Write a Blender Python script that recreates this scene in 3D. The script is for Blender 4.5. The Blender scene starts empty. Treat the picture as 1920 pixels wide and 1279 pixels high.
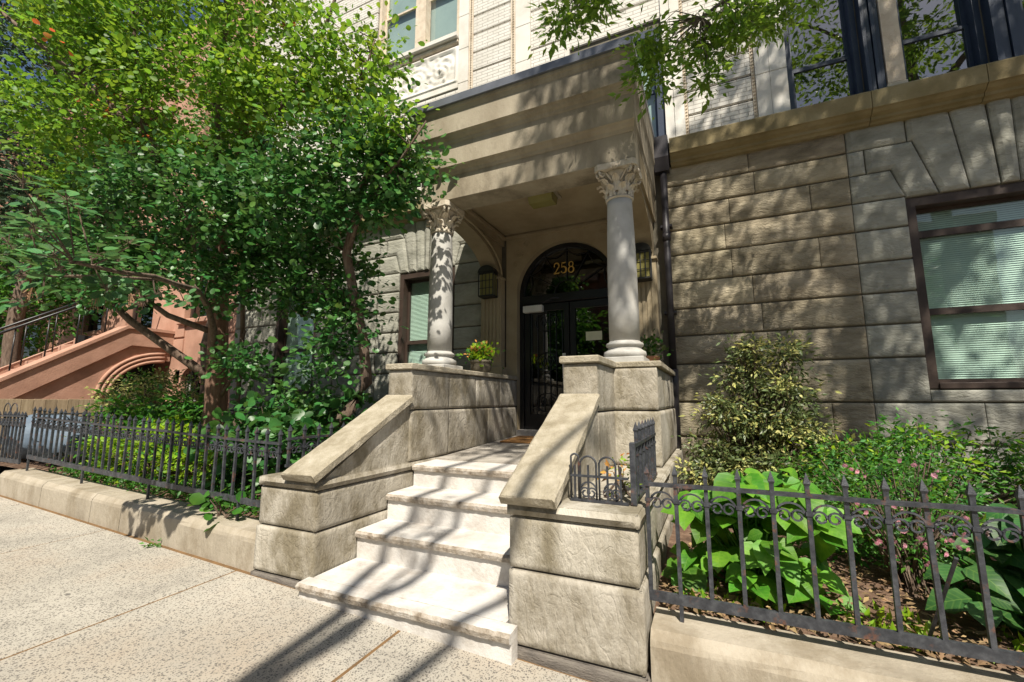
import bpy, math, random
import numpy as np
from mathutils import Vector, Matrix, noise as mnoise
R = math.radians
rnd = random.Random(7)
sc = bpy.context.scene
C = sc.collection

# ------------------------------------------------------------ camera, sky, sun, exposure
cam_d = bpy.data.cameras.new('camera'); cam = bpy.data.objects.new('camera', cam_d); C.objects.link(cam)
cam_d.sensor_width = 36.0; cam_d.lens = 36.0 * 812 / 1920; cam_d.clip_start = .05; cam_d.clip_end = 500
cam.location = (0, 0, 1.25); cam.rotation_euler = (R(90 + 7.85), 0, R(24.6))
sc.camera = cam
SUN_EL, SUN_AZ = 53.0, 28.0           # sun stands in front of the facade, to the right
w = bpy.data.worlds.new('World'); sc.world = w; w.use_nodes = True
nt = w.node_tree; bg = nt.nodes['Background']
sky = nt.nodes.new('ShaderNodeTexSky'); sky.sky_type = 'NISHITA'; sky.sun_disc = False
sky.sun_elevation = R(SUN_EL); sky.sun_rotation = R(180 - SUN_AZ); sky.air_density = 1.0; sky.dust_density = 1.2
nt.links.new(sky.outputs[0], bg.inputs[0]); bg.inputs[1].default_value = .058
sun_d = bpy.data.lights.new('sun', 'SUN'); sun = bpy.data.objects.new('sun', sun_d); C.objects.link(sun)
sun_d.energy = 4.9; sun_d.angle = R(.55); sun_d.color = (1, .93, .81)
sdir = Vector((-math.sin(R(SUN_AZ)) * math.cos(R(SUN_EL)), math.cos(R(SUN_AZ)) * math.cos(R(SUN_EL)), -math.sin(R(SUN_EL))))
sun.rotation_euler = sdir.to_track_quat('-Z', 'Y').to_euler(); sun.location = (6, -10, 20)
sc.view_settings.view_transform = 'Standard'; sc.view_settings.look = 'None'
sc.view_settings.gamma = 1; sc.view_settings.exposure = .64; sc.view_settings.use_curve_mapping = False
sc.cycles.max_bounces = 8; sc.cycles.diffuse_bounces = 4; sc.cycles.transparent_max_bounces = 12

# ------------------------------------------------------------ materials
M = {}
def material(name, cols, scale=3.0, rough=.8, bump=0.0, bscale=30.0, detail=6.0, stain=None, stain_scale=1.3, stain_amt=.5, stain_lo=.52,
             speck=None, speck_scale=60, speck_w=.3, metallic=0, island=0.0, objrand=0.0, trans=0.0, spec=.4, crack=0, stretch=(1, 1, 1), dist=.02, veins=False):
    m = bpy.data.materials.new(name); m.use_nodes = True; n = m.node_tree; L = n.links
    b = n.nodes['Principled BSDF']; out = n.nodes['Material Output']
    tc = n.nodes.new('ShaderNodeTexCoord'); geo = n.nodes.new('ShaderNodeNewGeometry')
    mp = n.nodes.new('ShaderNodeMapping'); mp.inputs['Scale'].default_value = stretch
    L.new(geo.outputs['Position'], mp.inputs['Vector'])
    co = mp.outputs['Vector']
    nz = n.nodes.new('ShaderNodeTexNoise'); nz.inputs['Scale'].default_value = scale; nz.inputs['Detail'].default_value = detail
    nz.inputs['Roughness'].default_value = .62
    L.new(co, nz.inputs['Vector'])
    cr = n.nodes.new('ShaderNodeValToRGB'); L.new(nz.outputs['Fac'], cr.inputs['Fac'])
    k = len(cols); el = cr.color_ramp.elements
    while len(el) < k: el.new(.5)
    for i, c in enumerate(cols):
        el[i].position = .28 + .44 * i / max(1, k - 1); el[i].color = (*c, 1)
    col = cr.outputs['Color']
    if stain:
        n2 = n.nodes.new('ShaderNodeTexNoise'); n2.inputs['Scale'].default_value = stain_scale; n2.inputs['Detail'].default_value = 8
        n2.inputs['Roughness'].default_value = .7; L.new(co, n2.inputs['Vector'])
        r2 = n.nodes.new('ShaderNodeMapRange'); r2.inputs[1].default_value = stain_lo; r2.inputs[2].default_value = stain_lo + .16
        r2.inputs[3].default_value = 0; r2.inputs[4].default_value = stain_amt; L.new(n2.outputs['Fac'], r2.inputs[0])
        mx = n.nodes.new('ShaderNodeMix'); mx.data_type = 'RGBA'; L.new(r2.outputs[0], mx.inputs[0]); L.new(col, mx.inputs[6])
        mx.inputs[7].default_value = (*stain, 1); col = mx.outputs[2]
    if speck:
        for (sc_, th, wd_) in ((speck_scale, .40, speck_w), (speck_scale * 1.9, .45, speck_w), (5.0, .62, .07), (2.3, .7, .05)):
            wn = n.nodes.new('ShaderNodeTexNoise'); wn.inputs['Scale'].default_value = sc_ * .8; L.new(co, wn.inputs['Vector'])
            ad = n.nodes.new('ShaderNodeVectorMath'); ad.operation = 'MULTIPLY_ADD'; L.new(wn.outputs['Color'], ad.inputs[0]); ad.inputs[1].default_value = (.9 / sc_,) * 3; L.new(co, ad.inputs[2])
            v = n.nodes.new('ShaderNodeTexVoronoi'); v.inputs['Scale'].default_value = sc_; L.new(ad.outputs[0], v.inputs['Vector'])
            r3 = n.nodes.new('ShaderNodeMapRange'); r3.inputs[1].default_value = wd_; r3.inputs[2].default_value = wd_ * .7
            r3.inputs[3].default_value = 0; r3.inputs[4].default_value = .8; L.new(v.outputs['Distance'], r3.inputs[0])
            nn = n.nodes.new('ShaderNodeMath'); nn.operation = 'GREATER_THAN'; L.new(v.outputs['Color'], nn.inputs[0]); nn.inputs[1].default_value = th
            mm = n.nodes.new('ShaderNodeMath'); mm.operation = 'MULTIPLY'; L.new(r3.outputs[0], mm.inputs[0]); L.new(nn.outputs[0], mm.inputs[1])
            mx = n.nodes.new('ShaderNodeMix'); mx.data_type = 'RGBA'; L.new(mm.outputs[0], mx.inputs[0]); L.new(col, mx.inputs[6])
            mx.inputs[7].default_value = (*speck, 1); col = mx.outputs[2]
    if island or objrand:
        hs = n.nodes.new('ShaderNodeHueSaturation'); L.new(col, hs.inputs['Color'])
        src = geo.outputs['Random Per Island']
        if objrand:
            oi = n.nodes.new('ShaderNodeObjectInfo'); src = oi.outputs['Random']
        a = island or objrand
        mr = n.nodes.new('ShaderNodeMapRange'); mr.inputs[3].default_value = 1 - a; mr.inputs[4].default_value = 1 + a
        L.new(src, mr.inputs[0]); L.new(mr.outputs[0], hs.inputs['Value'])
        mh = n.nodes.new('ShaderNodeMath'); mh.operation = 'MULTIPLY'; L.new(src, mh.inputs[0]); mh.inputs[1].default_value = 7.31
        fr = n.nodes.new('ShaderNodeMath'); fr.operation = 'FRACT'; L.new(mh.outputs[0], fr.inputs[0])
        m3 = n.nodes.new('ShaderNodeMapRange'); m3.inputs[3].default_value = .5 - .05 * a; m3.inputs[4].default_value = .5 + .03 * a
        L.new(fr.outputs[0], m3.inputs[0]); L.new(m3.outputs[0], hs.inputs['Hue']); col = hs.outputs['Color']
    if veins:
        sp = n.nodes.new('ShaderNodeSeparateXYZ'); L.new(tc.outputs['Object'], sp.inputs[0])
        def mth(op, a_, b__=None, c__=None):
            q = n.nodes.new('ShaderNodeMath'); q.operation = op
            for i_, z_ in enumerate((a_, b__, c__)):
                if z_ is None: continue
                if hasattr(z_, 'links'): L.new(z_, q.inputs[i_])
                else: q.inputs[i_].default_value = z_
            return q.outputs[0]
        ax = mth('ABSOLUTE', sp.outputs[0]); tt = mth('MULTIPLY_ADD', ax, -.8, sp.outputs[1]); sn = mth('SINE', mth('MULTIPLY', tt, 38.0))
        side = mth('POWER', mth('MULTIPLY_ADD', sn, .5, .5), 6.0); mid = mth('LESS_THAN', ax, .012); vv = mth('MAXIMUM', mth('MULTIPLY', side, .5), mid)
        mx = n.nodes.new('ShaderNodeMix'); mx.data_type = 'RGBA'; L.new(mth('MULTIPLY', vv, .28), mx.inputs[0]); L.new(col, mx.inputs[6]); mx.inputs[7].default_value = (.22, .36, .07, 1); col = mx.outputs[2]
        bp = n.nodes.new('ShaderNodeBump'); bp.inputs['Strength'].default_value = .25; bp.inputs['Distance'].default_value = .003; bp.invert = True; L.new(vv, bp.inputs['Height']); L.new(bp.outputs[0], b.inputs['Normal'])
    L.new(col, b.inputs['Base Color'])
    b.inputs['Roughness'].default_value = rough; b.inputs['Metallic'].default_value = metallic
    b.inputs['Specular IOR Level'].default_value = spec
    if bump:
        n3 = n.nodes.new('ShaderNodeTexNoise'); n3.inputs['Scale'].default_value = bscale; n3.inputs['Detail'].default_value = 7
        n3.inputs['Roughness'].default_value = .65; L.new(co, n3.inputs['Vector']); h = n3.outputs['Fac']
        if crack:
            v2 = n.nodes.new('ShaderNodeTexNoise'); v2.inputs['Scale'].default_value = crack; v2.inputs['Detail'].default_value = 3
            v2.inputs['Distortion'].default_value = 1.6
            L.new(co, v2.inputs['Vector'])
            ab = n.nodes.new('ShaderNodeMath'); ab.operation = 'SUBTRACT'; L.new(v2.outputs['Fac'], ab.inputs[0]); ab.inputs[1].default_value = .5
            a2 = n.nodes.new('ShaderNodeMath'); a2.operation = 'ABSOLUTE'; L.new(ab.outputs[0], a2.inputs[0])
            a3 = n.nodes.new('ShaderNodeMath'); a3.operation = 'MINIMUM'; L.new(a2.outputs[0], a3.inputs[0]); a3.inputs[1].default_value = .06
            a4 = n.nodes.new('ShaderNodeMath'); a4.operation = 'MULTIPLY_ADD'; L.new(a3.outputs[0], a4.inputs[0]); a4.inputs[1].default_value = 2.5
            L.new(h, a4.inputs[2]); h = a4.outputs[0]
        bp = n.nodes.new('ShaderNodeBump'); bp.inputs['Strength'].default_value = bump; bp.inputs['Distance'].default_value = dist
        L.new(h, bp.inputs['Height']); L.new(bp.outputs[0], b.inputs['Normal'])
    if trans:
        tr = n.nodes.new('ShaderNodeBsdfTranslucent'); L.new(col, tr.inputs[0])
        hs2 = n.nodes.new('ShaderNodeHueSaturation'); L.new(col, hs2.inputs['Color']); hs2.inputs['Value'].default_value = 1.9
        hs2.inputs['Hue'].default_value = .475; L.new(hs2.outputs[0], tr.inputs[0])
        ms = n.nodes.new('ShaderNodeMixShader'); ms.inputs[0].default_value = trans
        L.new(b.outputs[0], ms.inputs[1]); L.new(tr.outputs[0], ms.inputs[2]); L.new(ms.outputs[0], out.inputs['Surface'])
    M[name] = m
    return m

material('nosing', [(.16, .12, .08), (.38, .33, .27), (.55, .51, .46)], 14, .9, .8, 50)
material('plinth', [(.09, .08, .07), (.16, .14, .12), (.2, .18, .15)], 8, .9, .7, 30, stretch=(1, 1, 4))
material('ashlar', [(.21, .175, .115), (.36, .31, .215), (.47, .41, .30)], 2.2, .9, .75, 13, stain=(.10, .085, .055), stain_amt=.6, crack=4.0, objrand=.16, stretch=(1, 1, 2.4), dist=.03)
material('quoin', [(.21, .205, .165), (.33, .325, .275), (.41, .405, .35)], 2.5, .88, .55, 12, stain=(.14, .14, .115), stain_amt=.5, crack=3.5, objrand=.09, stretch=(1, 1, 2), dist=.03)
material('stoopstone', [(.25, .22, .165), (.39, .355, .29), (.52, .485, .415)], 2.6, .9, .5, 30, stain=(.14, .115, .065), stain_amt=.75, stain_scale=3.4, stain_lo=.46, detail=9, crack=9, objrand=.07, dist=.03, stretch=(1, 1, .6))
material('capstone', [(.27, .23, .16), (.38, .335, .25), (.48, .43, .34)], 9, .9, .8, 55, stain=(.20, .165, .10), stain_amt=.6, stain_scale=4)
material('step_white', [(.42, .385, .34), (.58, .555, .52), (.66, .64, .61)], 4, .85, .35, 45, stain=(.30, .255, .21), stain_amt=.6, stain_scale=3.2, stain_lo=.5, detail=9)
material('tread', [(.29, .26, .22), (.39, .36, .315), (.47, .435, .39)], 5, .88, .4, 60, stain=(.20, .175, .15), stain_amt=.6, stain_scale=2.4, stain_lo=.46, detail=9)
material('joint', [(.10, .09, .07), (.15, .13, .10)], 8, .95)
material('wallback', [(.13, .115, .085), (.19, .17, .13)], 6, .95)
material('porch', [(.24, .20, .14), (.33, .285, .21), (.40, .35, .265)], 3.0, .85, .25, 50, stain=(.13, .105, .07), stain_amt=.7, stain_scale=1.7, stain_lo=.47, stretch=(1, 1, .5), detail=9)
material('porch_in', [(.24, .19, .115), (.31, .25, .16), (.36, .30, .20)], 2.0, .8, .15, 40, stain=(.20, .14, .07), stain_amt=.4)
material('column', [(.38, .37, .34), (.47, .46, .43), (.52, .51, .48)], 5, .75, .15, 60, stain=(.36, .32, .26), stain_amt=.4)
material('capital', [(.42, .37, .28), (.56, .50, .40), (.62, .57, .47)], 9, .85, .3, 50, stain=(.38, .26, .15), stain_amt=.4, stain_scale=8)
material('cream', [(.60, .56, .49), (.70, .67, .61), (.76, .74, .69)], 2.5, .8, .15, 40, stain=(.48, .42, .34), stain_amt=.35)
material('terracotta', [(.50, .40, .29), (.64, .54, .42), (.70, .62, .5)], 8, .85, .3, 60)
material('cornice', [(.17, .135, .06), (.26, .21, .105), (.34, .29, .17)], 2.2, .88, .35, 25, stain=(.13, .10, .045), stain_amt=.5, objrand=.08)
material('flashing', [(.12, .13, .15), (.18, .19, .22)], 5, .45, .05, 40, metallic=.3)
material('blue_frame', [(.022, .034, .062), (.035, .05, .085)], 4, .4, .05, 40)
material('brown_frame', [(.035, .022, .016), (.06, .04, .03)], 6, .55, .1, 60)
material('black_metal', [(.008, .008, .009), (.016, .016, .017)], 6, .35, .05, 60)
material('lantern_black', [(.01, .01, .01), (.03, .03, .025)], 10, .5)
material('lantern_glass', [(.19, .175, .055), (.26, .235, .085)], 6, .25)
material('gold', [(.55, .33, .07), (.68, .44, .13)], 10, .35, metallic=.3)
material('paper', [(.62, .62, .42), (.7, .7, .5)], 10, .8)
material('whitebox', [(.55, .55, .52), (.65, .65, .62)], 6, .5)
material('iron', [(.022, .024, .029), (.045, .048, .056), (.085, .09, .10)], 26, .45, .45, 90, stain=(.22, .085, .04), stain_amt=.9, stain_scale=12, stain_lo=.57, metallic=.1, dist=.004)
material('drain', [(.02, .018, .022), (.045, .04, .045)], 5, .45, .05, 30)
material('sidewalk', [(.29, .265, .225), (.40, .37, .315), (.49, .455, .395)], 2.2, .9, .3, 60, stain=(.27, .205, .14), stain_amt=.5, stain_scale=1.1, stain_lo=.47, detail=9,
         speck=(.085, .077, .07), speck_scale=68, speck_w=.42, dist=.004)
material('joint_dirt', [(.11, .065, .03), (.22, .125, .05)], 12, .95)
material('coping', [(.24, .205, .155), (.36, .315, .245), (.44, .39, .315)], 2.6, .92, .6, 40, stain=(.19, .15, .095), stain_amt=.6, stain_scale=3, stain_lo=.46, stretch=(1, 1, .5), dist=.012, detail=9)
material('asphalt', [(.04, .04, .042), (.06, .06, .062)], 20, .95, .2, 120)
material('soil', [(.06, .035, .022), (.14, .085, .055), (.24, .16, .11)], 12, 1, .9, 35)
material('litter', [(.14, .09, .045), (.32, .22, .11)], 5, .95, objrand=0, island=.4)
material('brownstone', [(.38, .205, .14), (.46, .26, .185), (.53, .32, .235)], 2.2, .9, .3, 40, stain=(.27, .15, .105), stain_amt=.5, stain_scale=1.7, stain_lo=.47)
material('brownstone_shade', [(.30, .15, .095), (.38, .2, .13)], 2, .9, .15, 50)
material('wood', [(.26, .19, .11), (.36, .27, .17), (.44, .34, .22)], 4, .85, .3, 30, stretch=(6, 6, .6), objrand=.12)
material('bag', [(.07, .10, .14), (.15, .20, .26)], 5, .65, .3, 20)
material('bark', [(.08, .055, .04), (.16, .11, .08), (.24, .185, .14)], 9, .95, .8, 40, stretch=(3, 3, .7))
material('bark_red', [(.13, .07, .045), (.22, .125, .085), (.30, .19, .135)], 8, .95, .8, 40, stretch=(3, 3, .6))
material('bark_street', [(.10, .085, .07), (.18, .155, .13)], 9, .95, .8, 30)
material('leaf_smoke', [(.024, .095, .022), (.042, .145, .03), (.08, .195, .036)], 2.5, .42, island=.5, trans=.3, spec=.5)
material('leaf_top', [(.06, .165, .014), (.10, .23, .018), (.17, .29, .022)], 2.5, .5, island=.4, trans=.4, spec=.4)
material('leaf_orange', [(.45, .12, .02), (.5, .2, .03), (.35, .12, .1)], 30, .6, island=.4, trans=.3)
material('leaf_near', [(.03, .12, .04), (.05, .16, .05), (.09, .2, .06)], 12, .48, objrand=.5, trans=.25, spec=.4, veins=True)
material('leaf_dark', [(.014, .035, .018), (.025, .06, .025), (.04, .085, .03)], 3, .6, island=.4, trans=.15)
material('leaf_street', [(.075, .17, .02), (.12, .24, .025), (.17, .29, .03)], 3, .5, island=.35, trans=.4)
material('leaf_hydrangea', [(.045, .16, .012), (.075, .235, .016), (.13, .30, .02)], 18, .5, objrand=.4, trans=.3, spec=.4, veins=True)
material('leaf_hydrangea_dark', [(.02, .08, .02), (.03, .11, .025), (.045, .14, .03)], 18, .5, objrand=.35, trans=.25, spec=.4, veins=True)
material('leaf_var_dark', [(.05, .085, .025), (.09, .125, .04), (.13, .16, .06)], 20, .45, island=.4, trans=.2, spec=.5)
material('leaf_var_cream', [(.30, .33, .09), (.40, .41, .13), (.48, .46, .2)], 20, .5, island=.3, trans=.25)
material('leaf_lime', [(.13, .26, .012), (.20, .36, .018), (.28, .44, .02)], 6, .5, island=.35, trans=.4)
material('leaf_green', [(.025, .11, .014), (.045, .17, .018), (.09, .24, .022)], 6, .5, island=.4, trans=.35)
material('leaf_bronze', [(.35, .22, .04), (.45, .25, .06), (.3, .1, .04)], 30, .6, island=.4, trans=.2)
material('petal', [(.66, .34, .40), (.76, .46, .52)], 30, .6, objrand=.2, trans=.2)
material('flower_tan', [(.35, .2, .12), (.42, .26, .15)], 30, .8)
material('pot', [(.10, .085, .06), (.17, .145, .10)], 12, .7, .4, 30)
material('pot_clay', [(.30, .14, .07), (.36, .18, .1)], 9, .8)
material('mat', [(.30, .15, .05), (.42, .22, .08)], 40, .95, .5, 200)
material('blind', [(.62, .70, .64), (.72, .78, .72)], 4, .6)
material('shade', [(.34, .37, .40), (.45, .48, .5)], 2, .7)
material('dark_room', [(.012, .014, .016), (.02, .022, .024)], 2, .9)  # near-black colour stands in for unlit spaces behind openings
material('brickpaint', [(.58, .55, .49), (.68, .65, .59), (.74, .71, .66)], 3, .8, .1, 30)
material('glass_far', [(.02, .025, .03), (.04, .045, .05)], 3, .15)
material('brick_far', [(.25, .10, .06), (.33, .14, .09)], 2, .9, .2, 40)

def brickify(m):
    n = m.node_tree; L = n.links; geo = n.nodes.new('ShaderNodeNewGeometry'); sx = n.nodes.new('ShaderNodeSeparateXYZ'); L.new(geo.outputs['Position'], sx.inputs[0])
    cx = n.nodes.new('ShaderNodeCombineXYZ'); L.new(sx.outputs[0], cx.inputs[0]); L.new(sx.outputs[2], cx.inputs[1])
    bt = n.nodes.new('ShaderNodeTexBrick'); L.new(cx.outputs[0], bt.inputs['Vector']); bt.inputs['Scale'].default_value = 1
    bt.inputs['Brick Width'].default_value = .2; bt.inputs['Row Height'].default_value = .055; bt.inputs['Mortar Size'].default_value = .005
    b = n.nodes['Principled BSDF']; old = b.inputs['Base Color'].links[0].from_socket
    mx = n.nodes.new('ShaderNodeMix'); mx.data_type = 'RGBA'; L.new(bt.outputs['Fac'], mx.inputs[0]); L.new(old, mx.inputs[6]); mx.inputs[7].default_value = (.42, .39, .34, 1)
    L.new(mx.outputs[2], b.inputs['Base Color'])
    bp = n.nodes.new('ShaderNodeBump'); bp.inputs['Distance'].default_value = .006; bp.inputs['Strength'].default_value = .8; bp.invert = True
    L.new(bt.outputs['Fac'], bp.inputs['Height']); L.new(bp.outputs[0], b.inputs['Normal'])
brickify(M['brickpaint'])

def glass_mat(name, tint, boost):
    m = bpy.data.materials.new(name); m.use_nodes = True; n = m.node_tree; L = n.links
    for x in list(n.nodes):
        if x.type == 'BSDF_PRINCIPLED': n.nodes.remove(x)
    out = n.nodes['Material Output']; t = n.nodes.new('ShaderNodeBsdfTransparent'); t.inputs[0].default_value = (*tint, 1)
    g = n.nodes.new('ShaderNodeBsdfGlossy'); g.inputs['Roughness'].default_value = .015
    lw = n.nodes.new('ShaderNodeLayerWeight'); lw.inputs['Blend'].default_value = .5
    pw = n.nodes.new('ShaderNodeMath'); pw.operation = 'POWER'; L.new(lw.outputs['Facing'], pw.inputs[0]); pw.inputs[1].default_value = 3.2
    f = n.nodes.new('ShaderNodeMath'); f.operation = 'MULTIPLY_ADD'; L.new(pw.outputs[0], f.inputs[0]); f.inputs[1].default_value = .85; f.inputs[2].default_value = boost
    nz = n.nodes.new('ShaderNodeTexNoise'); nz.inputs['Scale'].default_value = 1.7; geo = n.nodes.new('ShaderNodeNewGeometry'); L.new(geo.outputs['Position'], nz.inputs['Vector'])
    bp = n.nodes.new('ShaderNodeBump'); bp.inputs['Strength'].default_value = .05; bp.inputs['Distance'].default_value = .03; L.new(nz.outputs['Fac'], bp.inputs['Height'])
    L.new(bp.outputs[0], g.inputs['Normal'])
    x = n.nodes.new('ShaderNodeMixShader'); L.new(f.outputs[0], x.inputs[0]); L.new(t.outputs[0], x.inputs[1]); L.new(g.outputs[0], x.inputs[2])
    L.new(x.outputs[0], out.inputs['Surface']); M[name] = m
glass_mat('glass', (.84, .95, .90), .10)
glass_mat('glass_dark', (.12, .15, .15), .14)
glass_mat('glass_upper', (.25, .3, .32), .30)

# ------------------------------------------------------------ helpers
def link(name, me, mat=None, parent=None, smooth=False):
    o = bpy.data.objects.new(name, me); C.objects.link(o)
    if mat: me.materials.append(M[mat])
    if smooth: me.shade_smooth()
    if parent is not None: par(o, parent)
    return o
def par(o, p):
    o.parent = p; o.matrix_parent_inverse = world_of(p).inverted()
def world_of(p):
    m = p.matrix_basis.copy()
    if p.parent: m = world_of(p.parent) @ p.matrix_parent_inverse @ m
    return m
def meshpy(v, f):
    me = bpy.data.meshes.new('m'); me.from_pydata([tuple(a) for a in v], [], [tuple(a) for a in f]); me.update(); return me
def thing(name, label, cat, loc, group=None, kind=None):
    o = bpy.data.objects.new(name, None); C.objects.link(o); o.location = loc; o.empty_display_size = .1
    return tag(o, label, cat, group, kind)
def tag(o, label=None, cat=None, group=None, kind=None):
    if label: o['label'] = label
    if cat: o['category'] = cat
    if group: o['group'] = group
    if kind: o['kind'] = kind
    return o
class MB:
    def __init__(s): s.v = []; s.f = []; s.sm = []
    def add(s, v, f, sm=False):
        k = len(s.v); s.v += [tuple(a) for a in v]; s.f += [tuple(i + k for i in a) for a in f]; s.sm += [sm] * len(f)
    def box(s, x0, x1, y0, y1, z0, z1, bev=0.0):
        if bev <= 0:
            v = [(x, y, z) for z in (z0, z1) for y in (y0, y1) for x in (x0, x1)]
            s.add(v, [(0, 2, 3, 1), (4, 5, 7, 6), (0, 1, 5, 4), (2, 6, 7, 3), (0, 4, 6, 2), (1, 3, 7, 5)])
        else:
            b = bev; v = []
            for (zz, i) in ((z0, b), (z0 + b, 0), (z1 - b, 0), (z1, b)):
                v += [(x0 + i, y0 + i, zz), (x1 - i, y0 + i, zz), (x1 - i, y1 - i, zz), (x0 + i, y1 - i, zz)]
            f = [(3, 2, 1, 0), (12, 13, 14, 15)]
            for l in range(3):
                for k in range(4): f.append((l * 4 + k, l * 4 + (k + 1) % 4, l * 4 + 4 + (k + 1) % 4, l * 4 + 4 + k))
            s.add(v, f)
        return s
    def prism(s, poly, axis, a, b):
        n = len(poly); v = []
        for t in (a, b):
            for p in poly:
                v.append((t, p[0], p[1]) if axis == 'x' else (p[0], t, p[1]) if axis == 'y' else (p[0], p[1], t))
        f = [tuple(range(n - 1, -1, -1)), tuple(range(n, 2 * n))] + [(i, (i + 1) % n, n + (i + 1) % n, n + i) for i in range(n)]
        s.add(v, f); return s
    def lathe(s, prof, cx, cy, n=24):
        v = []; f = []
        for r, z in prof:
            for k in range(n): a = 2 * math.pi * k / n; v.append((cx + r * math.cos(a), cy + r * math.sin(a), z))
        for i in range(len(prof) - 1):
            for k in range(n): f.append((i * n + k, i * n + (k + 1) % n, (i + 1) * n + (k + 1) % n, (i + 1) * n + k))
        f.append(tuple(range(n - 1, -1, -1))); f.append(tuple((len(prof) - 1) * n + k for k in range(n)))
        s.add(v, f, True); return s
    def tube(s, pts, rad, n=6, cap=True):
        pts = [Vector(p) for p in pts]; m = len(pts)
        if not hasattr(rad, '__len__'): rad = [rad] * m
        v = []; up = Vector((.31, .17, .93)); f = []
        for i, p in enumerate(pts):
            t = (pts[min(i + 1, m - 1)] - pts[max(i - 1, 0)])
            t = t.normalized() if t.length > 1e-9 else Vector((0, 0, 1))
            a = t.cross(up)
            if a.length < .05: a = t.cross(Vector((1, 0, 0)))
            a.normalize(); b = t.cross(a); up = b.cross(t) if False else up
            for k in range(n):
                th = 2 * math.pi * (k + .5) / n; v.append(p + (a * math.cos(th) + b * math.sin(th)) * rad[i])
        for i in range(m - 1):
            for k in range(n): f.append((i * n + k, i * n + (k + 1) % n, (i + 1) * n + (k + 1) % n, (i + 1) * n + k))
        if cap: f.append(tuple(range(n - 1, -1, -1))); f.append(tuple((m - 1) * n + k for k in range(n)))
        s.add(v, f, n > 4); return s
    def build(s, name, mat, parent=None, smooth=None):
        me = meshpy(s.v, s.f)
        me.polygons.foreach_set('use_smooth', [bool(x) if smooth is None else smooth for x in s.sm])
        return link(name, me, mat, parent)
def box(name, mat, parent, *a, bev=0.0): return MB().box(*a, bev=bev).build(name, mat, parent)

def rock(mb, o, U, V, N, depth, amp=.02, cell=.085, gap=.005, seed=0, margin=.03):
    """one rock-faced stone: recessed arris, drafted margin, uneven bulging face, sides running back"""
    o, U, V, N = Vector(o), Vector(U), Vector(V), Vector(N); lu, lv = U.length, V.length; U = U / lu; V = V / lv
    def axis(L, gap):
        n = max(2, int(round((L - 2 * margin) / cell)))
        return [gap, gap + min(.009, gap * .9)] + [gap + margin + (L - 2 * gap - 2 * margin) * i / n for i in range(n + 1)] + [L - gap - min(.009, gap * .9), L - gap]
    su, sv = axis(lu, gap * .3), axis(lv, gap); nu, nv = len(su), len(sv); v = []
    for j, b in enumerate(sv):
        for i, a in enumerate(su):
            e = min(i, nu - 1 - i, j, nv - 1 - j)
            p = o + U * a + V * b
            if e == 0: h = -.009 if j in (0, nv - 1) else -.003
            elif e == 1: h = 0
            else:
                q = p * 5.3 + Vector((seed * 3.1, seed * 1.7, 0)); h = amp * (.55 + .75 * mnoise.noise(q) + .45 * mnoise.noise(q * 2.7))
                if e == 2: h *= .35
                h = max(h, -.003)
            v.append(p + N * h)
    f = [(j * nu + i, j * nu + i + 1, (j + 1) * nu + i + 1, (j + 1) * nu + i) for j in range(nv - 1) for i in range(nu - 1)]
    if U.cross(V).dot(N) < 0: f = [t[::-1] for t in f]
    mb.add(v, f, True)
    ring = [i for i in range(nu)] + [j * nu + nu - 1 for j in range(1, nv)] + [(nv - 1) * nu + i for i in range(nu - 2, -1, -1)] + [j * nu for j in range(nv - 2, 0, -1)]
    rv = [v[i] for i in ring]; n = len(rv); sd = rv + [p - N * depth for p in rv]
    mb.add(sd, [(i, n + i, n + (i + 1) % n, (i + 1) % n) for i in range(n)])
    return mb
def rockbox(name, mat, parent, x0, x1, y0, y1, z0, z1, faces='flr', amp=.016, seed=0, split=None):
    mb = MB(); i = .012; mb.box(x0 + i, x1 - i, y0 + i, y1 - i, z0 + .004, z1 - .001)
    H = z1 - z0
    if 'f' in faces: rock(mb, (x0, y0, z0), (x1 - x0, 0, 0), (0, 0, H), (0, -1, 0), .01, amp, seed=seed)
    if 'r' in faces: rock(mb, (x1, y0, z0), (0, y1 - y0, 0), (0, 0, H), (1, 0, 0), .01, amp, seed=seed + 1)
    if 'l' in faces: rock(mb, (x0, y1, z0), (0, y0 - y1, 0), (0, 0, H), (-1, 0, 0), .01, amp, seed=seed + 2)
    return mb.build(name, mat, parent)
def polystone(name, mat, parent, poly, y=5.6, gap=.006, depth=.03):
    c = Vector((sum(p[0] for p in poly) / len(poly), sum(p[1] for p in poly) / len(poly)))
    P = [Vector(p) for p in poly]; n = len(P)
    def inset(d):
        r = []
        for i in range(n):
            a, b, e = P[i - 1], P[i], P[(i + 1) % n]
            d1 = (b - a).normalized(); d2 = (e - b).normalized(); n1 = Vector((-d1.y, d1.x)); n2 = Vector((-d2.y, d2.x))
            k = n1 + n2; k = k / max(.3, k.dot(n1)); r.append(b + k * d)
        return r
    area = sum(P[i - 1].x * P[i].y - P[i].x * P[i - 1].y for i in range(n))
    sgn = 1 if area > 0 else -1
    rings = [(inset(sgn * gap), y + depth), (inset(sgn * gap), y + .009), (inset(sgn * (gap + .009)), y), (inset(sgn * (gap + .045)), y - .014)]
    v = [(p.x, yy, p.y) for r, yy in rings for p in r]; f = []
    for l in range(3):
        for i in range(n): f.append((l * n + i, l * n + (i + 1) % n, (l + 1) * n + (i + 1) % n, (l + 1) * n + i))
    f.append(tuple(3 * n + i for i in range(n)))
    if sgn < 0: f = [t[::-1] for t in f]
    return link(name, meshpy(v, f), mat, parent)

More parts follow.
